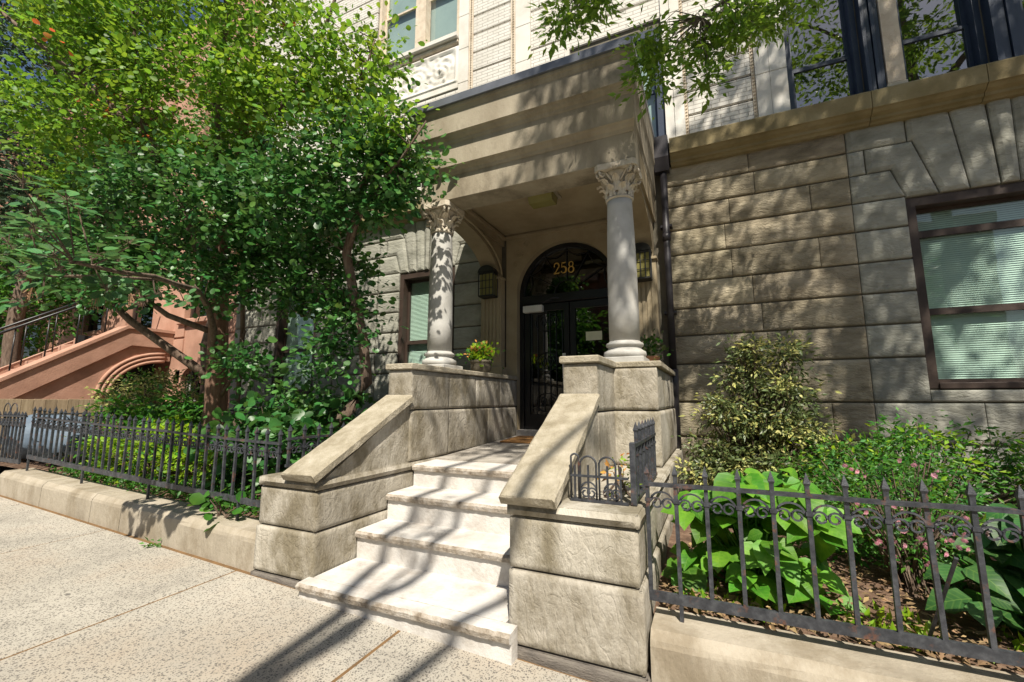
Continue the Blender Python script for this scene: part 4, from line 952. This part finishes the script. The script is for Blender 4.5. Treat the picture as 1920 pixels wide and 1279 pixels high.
for i in range(k):
    a0, a1 = math.pi * i / k, math.pi * (i + 1) / k
    p = [(cx + r * math.cos(a), 1.63 + r * math.sin(a)) for a in (a0, a1) for r in (.35, .62)]
    if True: mb.add([(p[0][0], YB - .03, p[0][1]), (p[1][0], YB - .03, p[1][1]), (p[3][0], YB - .03, p[3][1]), (p[2][0], YB - .03, p[2][1])], [(0, 1, 2, 3)])
    mb.add([(p[0][0], YB - .03, p[0][1]), (p[2][0], YB - .03, p[2][1]), (p[2][0], YB + .1, p[2][1]), (p[0][0], YB + .1, p[0][1])], [(0, 1, 2, 3)])
mb.build('arched_hood', 'brownstone', br)
mb = MB()
for x in lin(-10.68, -10.12, 6): mb.tube([(x, YB + .05, .6), (x, YB + .05, 1.9)], .010, 4)
mb.build('window_bars', 'black_metal', br)
for z in (.95, 1.35, 1.75, 2.45, 2.85): 
    for a, b in ((-11.2, -10.8), (-9.98, -8.83)): box('rusticated_band', 'brownstone', br, a, b, YB - .03, YB - .001, z - .17, z + .19, bev=.01)
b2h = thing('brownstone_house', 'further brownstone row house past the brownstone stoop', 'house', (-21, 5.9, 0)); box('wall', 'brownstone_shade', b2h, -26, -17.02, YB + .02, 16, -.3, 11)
for xx in (-24.5, -21.8, -19.2):
    for zz in (1.6, 4.6, 7.6): box('window', 'glass_far', b2h, xx, xx + 1, YB + .0, YB + .03, zz, zz + 1.9)
# stoop: cheek wall in a plane across the pavement
bs = thing('brownstone_stoop', 'salmon brownstone stoop with arched opening under its landing', 'stoop', (-11.3, 4.2, .3))
k = 12; arch = [(5.60 - .98 * math.cos(R(90) * t / k), 1.32 + .82 * math.sin(R(90) * t / k)) for t in range(k + 1)]
def cheekpoly(xa, xb, full):
    lower = [(2.1, .3), (4.62, .3)] + arch + [(5.72, 2.14), (5.72, 2.72), (4.85, 2.72), (2.1, .80)]
    return MB().prism(lower, 'x', xa, xb).build('cheek_wall', 'brownstone', bs)
cheekpoly(-11.5, -11.23, True)
MB().prism([(2.0, .80), (4.83, 2.775), (5.73, 2.775), (5.73, 2.42), (4.95, 2.42), (2.0, .36)], 'x', -11.229, -11.165).build('string_band', 'brownstone', bs)
MB().prism([(1.98, .83), (4.84, 2.83), (5.74, 2.83), (5.74, 2.77), (4.85, 2.77), (1.98, .76)], 'x', -11.55, -11.13).build('capstone', 'brownstone', bs)
mb = MB()
for rr_ in (.90, .985, 1.07): mb.tube([(-11.215, 5.60 - (rr_ + .06) * math.cos(R(90) * t / k), 1.32 + (rr_ - .1) * math.sin(R(90) * t / k)) for t in range(k + 1)], .035, 6)
mb.build('arch_moulding', 'brownstone', bs)
MB().box(-11.9, -11.85, 4.3, 5.74, .2, 2.6).build('under_stair_dark', 'dark_room', bs)  # near-black panel behind the arch, shade under the landing put into its colour
MB().prism([(2.0, .3), (5.72, .3), (5.72, 2.7), (4.85, 2.7), (2.0, .8)], 'x', -13.15, -12.95).build('cheek_wall', 'brownstone', bs)
for i in range(11):
    y0 = 2.3 + i * .235; z1 = .55 + .19 * i + .19; box('step', 'brownstone', bs, -12.94, -11.56, y0, y0 + .27 if i < 10 else 5.74, z1 - .19, z1, bev=.01)
t = thing('stair_railing', 'pair of black iron handrails climbing the brownstone stoop', 'handrail', (-12.2, 3.2, 1))
for x in (-11.75, -12.75):
    MB().tube([(x, 1.9, 1.55), (x, 4.75, 3.55), (x, 5.5, 3.6)], .028, 6).build('handrail', 'black_metal', t)
    for y in lin(2.1, 4.7, 7):
        zz = 1.55 + (y - 1.9) * .702; MB().tube([(x, y, zz - .95), (x, y, zz)], .014, 5).build('baluster', 'black_metal', t)
t = thing('board_fence', 'weathered wooden board fence below the brownstone stoop', 'fence', (-9.2, 3.1, .4))
y = 2.45; k = 0
while y < 4.3:
    MB().box(-9.215, -9.19, y, y + .122, .38, 1.275 + rnd.uniform(-.004, .004), bev=.003).build('board', 'wood', t); y += .128; k += 1
MB().box(-9.24, -9.216, 2.45, 4.3, .6, .68).build('rail', 'wood', t)
def bag(x, y, z, r, label):
    me = bpy.data.meshes.new('bag'); v = []; f = []; nu, nv_ = 16, 10
    for j in range(nv_ + 1):
        for i in range(nu):
            a = 2 * math.pi * i / nu; b = math.pi * j / nv_; d = Vector((math.sin(b) * math.cos(a), math.sin(b) * math.sin(a), math.cos(b)))
            rr = r * (1 + .12 * mnoise.noise(d * 2.5 + Vector((x, y, 0))) + .06 * math.sin(a * 7) * max(0, d.z)); v.append((x + d.x * rr, y + d.y * rr, z + r * .75 + d.z * rr * (.8 if d.z < 0 else 1.05)))
    for j in range(nv_):
        for i in range(nu): f.append((j * nu + i, (j + 1) * nu + i, (j + 1) * nu + (i + 1) % nu, j * nu + (i + 1) % nu))
    tag(link('recycling_bag', meshpy(v, f), 'bag', smooth=True), label, 'bag', 'blue grey bags by the board fence')
for x, y, r, lb in ((-8.7, 2.9, .34, 'biggest blue grey plastic bag, by the wooden boards behind the iron gate'), (-8.25, 3.0, .33, 'blue grey plastic bag between two others behind the iron gate'), (-7.85, 2.95, .30, 'smallest blue grey plastic bag, next to the side railing')): bag(x, y, .45, r, lb)

# ------------------------------------------------------------ smoke tree in the left bed
g = np.random.default_rng(11)
t = thing('smoke_tree', 'large leafy tree with reddish trunk spreading over the left railing', 'tree', (-5.86, 3.6, .3))
trunk = [(-5.90, 3.62, .2), (-5.86, 3.58, .9), (-5.80, 3.50, 1.6), (-5.75, 3.43, 2.3), (-5.70, 3.36, 3.0), (-5.55, 3.3, 3.9), (-5.3, 3.25, 5.0)]
MB().tube(wobble(trunk, .012, .3, 1), lin(.15, .06, len(resample(trunk, .3))), 10).build('trunk', 'bark_red', t)
stem2 = [(-3.95, 3.62, .3), (-3.78, 3.45, .9), (-3.45, 3.5, 1.18), (-3.31, 3.55, 1.44), (-3.33, 3.5, 1.9), (-3.39, 3.39, 2.35), (-3.44, 3.3, 2.8), (-3.2, 3.25, 3.5), (-2.9, 3.2, 4.2)]
MB().tube(wobble(stem2, .01, .25, 2), lin(.075, .03, len(resample(stem2, .25))), 8).build('trunk', 'bark', t)
limbs = [([(-5.82, 3.5, 1.5), (-6.2, 3.1, 1.95), (-6.57, 2.84, 2.25), (-7.2, 2.5, 2.9)], .06, .03), ([(-5.75, 3.45, 2.1), (-6.1, 3.05, 2.3), (-6.5, 2.7, 2.7)], .04, .02),
         ([(-5.72, 3.4, 2.6), (-6.14, 2.6, 4.46), (-6.7, 2.1, 5.1), (-7.3, 1.6, 5.75)], .05, .02), ([(-5.6, 3.3, 3.5), (-5.3, 2.9, 4.5), (-4.9, 2.7, 5.6), (-4.7, 2.5, 6.6)], .05, .015),
         ([(-5.5, 3.3, 3.9), (-4.6, 3.1, 4.4), (-3.9, 3.1, 5.2), (-3.4, 3.0, 5.9)], .045, .015), ([(-3.44, 3.3, 2.8), (-3.0, 3.1, 3.2), (-2.5, 3.0, 3.5), (-2.2, 2.95, 3.75)], .025, .008),
         ([(-5.8, 3.5, 1.7), (-5.2, 3.0, 2.3), (-4.6, 2.5, 2.35), (-4.1, 1.9, 2.25), (-3.75, 1.3, 2.15)], .045, .012), ([(-4.3, 2.1, 2.3), (-4.2, 1.6, 2.2), (-4.3, 1.2, 2.1)], .015, .008),
         ([(-5.75, 3.43, 2.3), (-5.0, 3.35, 2.6), (-4.3, 3.4, 2.7)], .035, .012), ([(-3.39, 3.39, 2.35), (-3.8, 3.4, 2.5), (-4.2, 3.45, 2.2)], .02, .008), ([(-6.14, 2.6, 4.46), (-5.9, 2.3, 5.3), (-5.8, 2.1, 6.4)], .03, .01),
         ([(-3.3, 3.28, 3.2), (-3.4, 3.1, 4.2), (-3.0, 3.1, 5.0)], .025, .008), ([(-5.83, 3.55, 1.2), (-5.4, 3.5, 1.6), (-5.15, 3.4, 2.1)], .025, .012)]
bm_ = MB(); skel = []
for pts, r0, r1 in limbs:
    q = wobble(pts, .02, .3, len(skel)); bm_.tube(q, lin(r0, r1, len(q)), 6); skel += resample(pts, .12)
skel += resample(trunk[3:], .2) + resample(stem2[5:], .15)
low = [(-5.6, 3.0, 3.5, 1.35, .95, .85, 110), (-4.3, 3.15, 3.4, 1.15, .75, .75, 92), (-3.3, 3.2, 3.55, .95, .5, .75, 76), (-3.9, 3.4, 2.6, .65, .45, .42, 36), (-3.55, 3.45, 2.15, .35, .22, .25, 12), (-2.75, 3.1, 3.35, .3, .2, .3, 12), (-5.0, 3.2, 2.65, .6, .5, .35, 14), (-6.6, 2.7, 3.4, 1.05, .75, .8, 60),
       (-6.4, 2.5, 2.75, .7, .5, .4, 20), (-4.9, 3.3, 1.7, .4, .3, .25, 10), (-4.2, 3.5, 1.25, .45, .3, .25, 12), (-3.65, 3.35, 1.7, .28, .2, .25, 8), (-5.35, 2.6, 2.5, .5, .4, .3, 10),
       (-7.6, 2.4, 3.2, .7, .4, .5, 18)]
top = [(-5.6, 2.9, 5.0, 1.4, .95, 1.0, 120), (-4.4, 3.0, 4.9, 1.0, .75, .9, 66), (-3.4, 3.1, 4.65, .65, .45, .75, 48), (-6.8, 2.2, 5.0, 1.05, .8, .9, 80), (-5.0, 2.6, 6.4, 1.3, .8, .8, 80), (-2.65, 3.05, 3.75, .38, .22, .28, 12), (-6.9, 2.0, 6.4, 1.2, .7, .9, 60), (-8.2, 2.6, 5.0, .7, .4, 1.1, 46), (-7.7, 2.4, 6.6, .9, .5, .8, 46), (-6.2, 2.4, 5.6, .9, .6, .6, 36), (-5.8, 2.5, 7.1, 1.3, .6, .5, 40)]
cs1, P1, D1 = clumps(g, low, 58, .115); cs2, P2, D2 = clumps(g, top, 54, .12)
twigs(bm_, np.concatenate([cs1, cs2]), skel, .005); bm_.build('branches', 'bark', t)
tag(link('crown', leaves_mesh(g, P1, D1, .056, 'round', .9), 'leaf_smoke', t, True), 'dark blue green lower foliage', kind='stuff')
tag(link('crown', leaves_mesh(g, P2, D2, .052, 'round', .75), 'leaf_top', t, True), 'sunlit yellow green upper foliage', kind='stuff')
cs3, P3, D3 = clumps(g, [(-6.6, 2.2, 5.2, 1.1, .7, .8, 8), (-4.3, 2.9, 5.0, .9, .6, .5, 6), (-5.8, 2.6, 4.6, 1.2, .8, .6, 5)], 6, .05)
tag(link('crown', leaves_mesh(g, P3, D3, .05, 'round', .4), 'leaf_orange', t, True), 'small orange and pink autumn leaf clusters', kind='stuff')
lm = meshpy(*LEAF['round']); lm.materials.append(M['leaf_near']); lm.shade_smooth()
def place_leaf(name, me, p, d, n, s, parent):
    d = Vector(d).normalized(); n = Vector(n); x = d.cross(n)
    if x.length < 1e-3: x = Vector((1, 0, 0))
    x.normalize(); z = x.cross(d); m = Matrix((x * s, d * s, z * s)).transposed().to_4x4(); m.translation = Vector(p)
    o = bpy.data.objects.new(name, me); C.objects.link(o); o.matrix_basis = m; par(o, parent); return o
tw = MB(); nl = 0
sprays = [(-3.82, 1.22, 2.2), (-3.77, 1.49, 2.03), (-3.65, 1.07, 2.38), (-4.25, 1.3, 1.97), (-3.95, 1.6, 2.3), (-4.1, 1.35, 2.32), (-3.9, 1.1, 2.05), (-4.0, 1.9, 2.12), (-3.6, 1.35, 2.22), (-3.9, 1.75, 2.0), (-4.15, 1.05, 2.2), (-3.45, 1.0, 2.25), (-3.5, 1.15, 2.05),
          (-4.3, 2.25, 2.15), (-3.7, 1.2, 2.55), (-3.95, 1.35, 2.6), (-3.5, .95, 2.5), (-4.2, 1.2, 2.5), (-3.75, 1.0, 2.2), (-4.05, 1.15, 1.9), (-3.6, 1.5, 2.35)]
for s in sprays:
    c = Vector(s); ax = Vector((rnd.gauss(.2, .3), rnd.gauss(-.4, .3), rnd.uniform(.5, 1))).normalized(); k = rnd.randint(10, 14); e1 = ax.cross(Vector((0, 0, 1.01))).normalized(); e2 = ax.cross(e1)
    kk = np.array(skel)[np.argmin(np.linalg.norm(np.array(skel) - np.array(s), axis=1))]; tw.tube([tuple(kk), tuple(c - ax * .05), tuple(c + ax * .04)], [.006, .004, .003], 4, False)
    for i in range(k):
        a = i * 2.4; rr = .02 + .05 * rnd.random(); rad = e1 * math.cos(a) + e2 * math.sin(a); p = c + rad * rr + ax * rnd.uniform(-.06, .04)
        tw.tube([tuple(c - ax * .02), tuple(p)], .0018, 3, False)
        if nl < 290: place_leaf('leaf', lm, p, rad + ax * rnd.uniform(-.35, .35), ax + Vector((rnd.gauss(0, .2), rnd.gauss(0, .2), .3)), rnd.uniform(.062, .095), t); nl += 1
tag(tw.build('spray_stems', 'bark', t), kind='stuff')
for (x, y, z) in ((-3.95, 1.75, 2.05), (-3.8, 1.45, 1.93), (-4.15, 1.25, 1.98), (-4.4, 1.9, 2.1)):
    fm = MB()
    for i in range(14): 
        q = Vector((x + rnd.gauss(0, .02), y + rnd.gauss(0, .02), z - rnd.random() * .08)); fm.tube([(x, y, z + .05), tuple(q)], .0012, 3, False); fm.lathe([(.0, q.z - .005), (.005, q.z), (.0, q.z + .005)], q.x, q.y, 4)
    fm.build('seed_head', 'flower_tan', t)
MB().tube(wobble([(-5.48, 3.6, .3), (-5.47, 3.58, 2.15), (-5.43, 3.49, 2.85), (-5.3, 3.4, 3.8)], .008, .4, 5), .028, 7).build('trunk', 'bark', t)

# ------------------------------------------------------------ background trees at far left
def bgtree(name, label, base, h, rad, n, mat, seed, leaf=.12, csz=.3, bark='bark', kind='oval', per=46):
    gg = np.random.default_rng(seed); x, y, z = base; t = thing(name, label, 'tree', base)
    pts = [(x, y, z - .3), (x + .1, y, z + h * .4), (x - .1, y + .1, z + h * .85)]; bb = MB().tube(wobble(pts, .04, .6, seed), lin(.18, .05, len(resample(pts, .6))), 8); bb.build('trunk', bark, t)
    e = [(x, y, z + h * .68, rad, rad, h * .34, n)]; cs, P, D = clumps(gg, e, per, csz); b2 = MB(); twigs(b2, cs, resample(pts[1:], .3), .012, .5, gg); b2.build('branches', bark, t)
    tag(link('crown', leaves_mesh(gg, P, D, leaf, kind, .7), mat, t, True), kind='stuff'); return t
bgtree('evergreen_tree', 'dark evergreen tree behind the smoke tree by the brownstone stoop', (-14.3, 4.1, .4), 11.5, 1.7, 330, 'leaf_dark', 21, .11, .28)
bgtree('street_tree', 'dim green tree beyond the far side of the brownstone stoop', (-18.5, 4.9, .5), 9, 2.2, 220, 'leaf_dark', 22, .17, .36)
bgtree('street_tree', 'loose leafy tree over the far steps of the brownstone stoop', (-15.2, 4.4, .4), 5.2, 1.1, 150, 'leaf_green', 23, .11, .22)

bgtree('garden_tree', 'fine leaved slender tree between the smoke tree and the brownstone wall', (-8.5, 4.95, .4), 8.2, .95, 150, 'leaf_green', 25, .075, .17)
for k, x in enumerate((-9, -1.5, 6.5)):
    bgtree('street_tree', ['broad green tree across the street opposite the brownstone', 'broad green tree across the street opposite the stoop', 'broad green tree across the street opposite the hydrangea bed'][k], (x, -13.5, -.2), 7.5, 2.8, 170, 'leaf_green', 70 + k, .3, .55, 'bark_street')
for k, x in enumerate((-14, -7, 0, 7)):
    t = thing('row_house', ['brick row house across the street', 'tall brick row house across the street facing the brownstone', 'brick row house across the street facing the stoop', 'brick row house across the street facing the hydrangea bed'][k], 'house', (x + 3.5, -19, -.4))
    hh = 10.5 + .5 * (k % 2); box('wall', 'brick_far', t, x, x + 6.98, -26, -19, -.5, hh); box('roof_cornice', 'brownstone', t, x, x + 6.98, -18.99, -18.5, hh - .7, hh + .1, bev=.05)
    for zz in (1.0, 4.2, 7.2):
        for xx in (1.0, 3.0, 5.0): box('window', 'glass_far', t, x + xx, x + xx + 1.0, -18.995, -18.95, zz, zz + 1.9)
# ------------------------------------------------------------ shrubs of the left bed
def shrub(name, label, cat, base, ells, mats, leaf, csz, per, seed, kind='oval', group=None, up=.9, stems=True):
    gg = np.random.default_rng(seed); t = thing(name, label, cat, base, group)
    allc = []
    for k, (mat, frac) in enumerate(mats):
        e = [(a, b, c, d, e_, f_, max(1, int(n * frac))) for a, b, c, d, e_, f_, n in ells]; cs, P, D = clumps(gg, e, per, csz); allc.append(cs); P[:, 2] = np.maximum(P[:, 2], base[2] + .02)
        tag(link('foliage', leaves_mesh(gg, P, D, leaf, kind, up), mat, t, True), kind='stuff')
    if stems:
        b = MB()
        for c in np.concatenate(allc):
            x, y, z = base; b.tube([(x + gg.normal() * .05, y + gg.normal() * .05, z), ((x + c[0]) / 2, (y + c[1]) / 2, z + (c[2] - z) * .6), tuple(c)], [.008, .006, .003], 4, False)
        b.build('stems', 'bark', t)
    return t
shrub('variegated_shrub', 'cream and green variegated shrub in front of the brownstone arch', 'shrub', (-8.1, 3.95, .45), [(-8.55, 3.85, 1.35, .5, .4, .33, 40), (-7.9, 4.05, 1.35, .5, .4, .36, 40), (-7.5, 4.2, 1.25, .35, .3, .3, 20)], [('leaf_var_cream', .7), ('leaf_green', .5)], .055, .09, 30, 31)
shrub('leafy_shrub', 'glossy green shrub between the variegated shrub and the railing', 'shrub', (-7.0, 3.4, .4), [(-7.2, 3.3, 1.0, .5, .35, .35, 36), (-6.5, 3.5, .95, .4, .3, .35, 26)], [('leaf_green', 1)], .10, .11, 22, 32)
shrub('lime_shrub', 'bright lime groundcover shrub filling the bed behind the left railing', 'shrub', (-5.7, 2.95, .33), [(-6.5, 2.85, .62, .5, .2, .28, 36), (-5.8, 2.95, .68, .5, .22, .34, 44), (-5.2, 3.05, .6, .4, .22, .3, 30), (-6.2, 3.1, .8, .6, .25, .2, 24)], [('leaf_lime', .85), ('leaf_green', .35)], .06, .085, 34, 33)
shrub('dark_shrub', 'dark leafy shrub under the tree behind the left railing', 'shrub', (-4.3, 3.3, .3), [(-4.6, 3.2, .72, .5, .35, .4, 34), (-3.85, 3.25, .7, .4, .3, .38, 30), (-4.6, 3.4, 1.0, .45, .3, .25, 18), (-3.6, 3.6, 1.1, .22, .2, .3, 10)], [('leaf_smoke', 1)], .085, .11, 26, 34, 'round')
shrub('kerb_sapling', 'few broad leaves pushing through the left railing over the kerb', 'plant', (-3.75, 2.42, .27), [(-3.78, 2.36, .42, .12, .05, .09, 4), (-3.5, 2.38, .36, .1, .04, .05, 3)], [('leaf_green', 1)], .075, .05, 4, 35, 'round')
gg = np.random.default_rng(36); n_ = 2600; P = np.stack([gg.uniform(-7.2, -3.1, n_), gg.uniform(2.5, 2.95, n_), np.zeros(n_)], 1); P[:, 2] = .275 - .036 * (P[:, 0] + 3.1) + gg.uniform(-.02, .10, n_)
tag(link('ivy_groundcover', leaves_mesh(gg, P, gg.normal(size=(n_, 3)), .045, 'oval'), 'leaf_green'), 'low green ivy along the foot of the left railing', 'groundcover', kind='stuff')

# ------------------------------------------------------------ shrubs of the right bed
shrub('variegated_holly', 'tall cream edged variegated holly against the stone wall', 'shrub', (.35, 4.75, .22),
      [(.05, 4.6, .8, .28, .22, .15, 26), (.10, 4.6, 1.15, .2, .18, .13, 18), (.30, 4.7, 1.48, .2, .18, .16, 24), (.33, 4.7, 1.72, .13, .12, .1, 10), (.67, 4.7, 1.62, .1, .1, .2, 12), (.6, 4.65, 1.32, .2, .18, .13, 20), (.7, 4.6, 1.0, .22, .2, .13, 20), (.4, 4.6, 1.05, .25, .2, .15, 24), (.35, 4.5, .7, .38, .25, .15, 34), (.86, 4.5, .86, .13, .12, .09, 8), (-.1, 4.4, .6, .2, .15, .1, 10)],
      [('leaf_var_dark', 1.4), ('leaf_var_cream', .5)], .046, .062, 32, 41)
shrub('spirea_shrub', 'fine leaved green shrub at the foot of the wall under the window', 'shrub', (1.5, 4.45, .22), [(1.0, 4.3, .72, .42, .3, .22, 40), (1.55, 4.5, .82, .5, .35, .28, 56), (2.15, 4.5, .7, .45, .35, .25, 44), (.75, 4.0, .55, .3, .25, .2, 24), (1.5, 3.9, .5, .6, .3, .22, 40), (.75, 3.6, .42, .3, .2, .16, 24), (1.25, 3.35, .42, .35, .22, .16, 26)], [('leaf_green', .95), ('leaf_lime', .15)], .045, .07, 40, 42)
rs = shrub('rose_bush', 'small leaved rose bush dotted with pink blossoms behind the railing', 'shrub', (.95, 3.25, .2), [(.85, 3.2, .62, .22, .18, .26, 26), (1.08, 3.35, .7, .2, .2, .26, 24), (.75, 3.35, .8, .2, .15, .15, 14)], [('leaf_green', .6), ('leaf_smoke', .5)], .034, .06, 24, 43)
mb = MB()
for k in range(3):
    for i in range(6):
        a = i * math.pi / 3 + k * .5; r = 1 - .28 * k; z = .18 * k; mb.add([(0, 0, z), (r * math.cos(a - .45), r * math.sin(a - .45), z + .3), (r * 1.12 * math.cos(a), r * 1.12 * math.sin(a), z + .25 + .15 * k), (r * math.cos(a + .45), r * math.sin(a + .45), z + .3)], [(0, 1, 2, 3)])
fme = meshpy(mb.v, mb.f); fme.materials.append(M['petal'])
fl = [(.72, .86), (.9, .93), (.94, .9), (1.05, .86), (.66, .9), (.84, .62), (.89, .58), (.86, .52), (.93, .55), (.98, .6), (1.04, .56), (1.07, .6), (1.1, .55), (1.0, .5), (.95, .46), (1.02, .44), (1.12, .5), (.82, .44), (1.06, .3), (.98, .22), (1.16, .62), (.88, .68), (.78, .5), (1.2, .48), (.7, .7)]
for x, z in fl:
    for k in range(2): place_leaf('blossom', fme, (x + rnd.gauss(0, .015), 3.02 + rnd.uniform(-.06, .1), z + rnd.gauss(0, .015)), (rnd.gauss(0, .3), -.5, .8), (rnd.gauss(0, .3), -.9, .35), rnd.uniform(.010, .015), rs)
def hydrangea(label, base, n, rx, ry, z0, z1, mat, seed, smin=.10, smax=.165):
    rr = random.Random(seed); t = thing('hydrangea', label, 'plant', base); b = MB(); mes = []
    for c_, w_ in ((.02, 1.05), (.14, 1.0), (.28, .95), (-.10, .95)):
        tv, tf = LEAF['hyd']; me = meshpy([(x * w_ + .05 * math.sin(3 * y) * c_, y - abs(c_) * .15 * y, z * (1 + 1.5 * abs(c_)) - c_ * y * y) for x, y, z in tv], tf); me.materials.append(M[mat]); me.shade_smooth(); mes.append(me)
    for k in range(n // 6):
        a = rr.uniform(0, 2 * math.pi); q = math.sqrt(rr.random()); z = z0 + (z1 - z0) * rr.random()
        top_ = (1 - .35 * (z - z0) / (z1 - z0)); c = Vector((base[0] + rx * q * math.cos(a) * top_, base[1] + ry * q * math.sin(a) * top_, z)); b.tube([(base[0] + rr.gauss(0, .06), base[1] + rr.gauss(0, .05), base[2] - .03), ((base[0] + c.x) / 2, (base[1] + c.y) / 2, z * .6 + .05), tuple(c)], [.008, .006, .004], 5, False)
        th = rr.uniform(0, 6.28)
        for i in range(6):
            an = th + i * math.pi / 2 + (.7 if i >= 4 else 0); lev = i // 2; out = Vector((math.cos(an), math.sin(an), 0)); 
            d = out + Vector((.05, -.35, rr.uniform(-.9, .0))); nrm = Vector((0, -.65, 1)) + out * .25 + Vector((rr.gauss(0, .2), rr.gauss(0, .2), 0)); place_leaf('leaf', rr.choice(mes), c + out * .02 - Vector((0, 0, .03 * lev)), d, nrm, rr.uniform(smin, smax) * (1 if lev else .7), t)
    b.build('stems', 'leaf_green', t); return t
hydrangea('bright green broad leaved hydrangea behind the railing beside the stoop', (.17, 2.93, .2), 294, .50, .30, .24, .86, 'leaf_hydrangea', 51, .115, .18)
hydrangea('darker broad leaved hydrangea behind the railing beside the rose bush', (1.45, 2.95, .2), 240, .52, .28, .25, .75, 'leaf_hydrangea_dark', 52, .12, .19)
gg = np.random.default_rng(55); n_ = 2600; P = np.stack([gg.uniform(-.3, 2.2, n_), 2.53 + gg.uniform(0, 1, n_) ** 1.6 * .9, np.full(n_, .0)], 1); P[:, 2] = .19 + .06 * np.minimum(1, P[:, 1] - 2.36) + gg.uniform(-.01, .025, n_); D = gg.normal(size=(n_, 3)) * np.array([1, 1, .25])
tag(link('leaf_litter', leaves_mesh(gg, P, D, .034, 'oval', 1.5, .5), 'litter'), 'dry leaf litter and twigs on the soil of the hydrangea bed', 'leaf litter', kind='stuff')
n_ = 420; P = np.stack([gg.choice([.12, .62, .80, 1.2, -.12], n_) + gg.normal(size=n_) * .06, 2.60 + np.abs(gg.normal(size=n_)) * .16, np.full(n_, .17)], 1); D = gg.normal(size=(n_, 3)) * .6 + np.array([0, 0, 1])
tag(link('grass_tuft', leaves_mesh(gg, P, D, .06, 'oval', .2), 'leaf_lime'), 'yellow green weeds along the kerb under the right railing', 'grass', kind='stuff')
shrub('potted_weed', 'small yellow green weed on the right stoop pedestal', 'plant', (-.50, 2.6, .705), [(-.50, 2.6, .82, .05, .08, .09, 8)], [('leaf_lime', .6), ('leaf_bronze', .4)], .04, .035, 10, 56)
shrub('pavement_weed', 'tiny green weed growing at the foot of the left kerb wall', 'weed', (-4.25, 2.2, G(-4.25, 2.2)), [(-4.25, 2.19, G(-4.25, 2.2) + .02, .04, .02, .015, 4)], [('leaf_green', 1)], .04, .02, 6, 57, stems=False)

# ------------------------------------------------------------ street trees (mostly over and behind the camera)
def street_tree(label, trunk, r0, limbs, ells, per, csz, leaf, seed, extra=None):
    gg = np.random.default_rng(seed); t = thing('street_tree', label, 'tree', trunk[0]); q = wobble(trunk, .02, .5, seed); MB().tube(q, lin(r0, r0 * .35, len(q)), 10).build('trunk', 'bark_street', t); b = MB(); sk = resample(trunk[len(trunk) // 2:], .3)
    for k, (pts, ra, rb) in enumerate(limbs): qq = wobble(pts, .03, .4, seed + k); b.tube(qq, lin(ra, rb, len(qq)), 6); sk += resample(pts, .2)
    cs, P, D = clumps(gg, ells, per, csz); twigs(b, cs, sk, .004); b.build('branches', 'bark_street', t); tag(link('crown', leaves_mesh(gg, P, D, leaf, 'oval', .6), 'leaf_street', t, True), kind='stuff')
    if extra:
        b = MB(); cs, P, D = clumps(gg, extra[0], extra[1], extra[2]); twigs(b, cs, sk, .01); b.build('branches', 'bark_street', t); tag(link('crown', leaves_mesh(gg, P, D, extra[3], 'oval', .6), 'leaf_street', t, True), kind='stuff')
    return t
street_tree('spreading street tree whose leafy twigs hang in front of the upper windows', [(5.6, -2.3, -.5), (5.5, -2.1, 3), (5.2, -1.6, 6), (4.7, -.8, 9), (4.4, 0, 11)], .22,
    [([(5.3, -1.8, 5.2), (4.2, .2, 6.6), (2.8, 2.2, 6.4), (1.6, 3.2, 5.4), (.8, 3.6, 4.75), (.1, 3.5, 4.35)], .09, .012), ([(2.0, 2.9, 5.8), (1.2, 2.9, 5.4), (.1, 2.9, 4.95), (-.7, 3.05, 4.5)], .03, .008), ([(5.2, -1.6, 6), (4.0, .8, 8), (3.2, 2.2, 9)], .09, .03), ([(4.9, -1, 8), (6, 1, 9.5)], .08, .03), ([(4.7, -.8, 9), (2.8, .2, 10), (1.6, .6, 10.4)], .07, .02)],
    [
     (-.82, 3.1, 4.42, .28, .12, .15, 24), (-.3, 3.45, 4.05, .15, .12, .32, 26), (.25, 3.62, 4.3, .38, .16, .18, 38), (.75, 3.85, 4.5, .3, .16, .16, 22), (.15, 3.65, 4.0, .1, .1, .2, 10), (1.4, 3.4, 5.5, .6, .4, .4, 24)], 30, .075, .06, 61,
    ([(3.55, 1.4, 9.3, 2.2, 1.3, 2.4, 84), (4.3, 1.1, 11.4, 2.0, 1.3, 1.2, 40), (5.6, .8, 9.8, 1.4, 1.3, 1.6, 18)], 80, .25, .115))
street_tree('slim street tree standing by the kerb in front of the stoop', [(.15, -2.96, -.4), (.12, -2.95, 3), (.18, -2.9, 6), (.5, -2.2, 8.0), (1.0, -1.2, 9.4)], .095,
    [([(.2, -2.85, 6.0), (.9, -1.6, 8), (1.2, -.6, 9.2)], .055, .02), ([(.16, -2.9, 5.0), (1.1, -2.4, 6.8), (1.9, -1.4, 8.4)], .06, .02), ([(.17, -2.9, 5.6), (.7, -3.0, 7.4), (1.0, -2.6, 8.8)], .05, .015)], [(1.15, -.2, 9.4, .95, .9, .9, 100), (1.7, -.2, 9.6, .7, .7, .6, 20), (.62, -1.1, 8.9, .6, .5, .4, 12), (.8, -2.5, 8.3, .03, .03, .03, 2)], 28, .13, .10, 62)
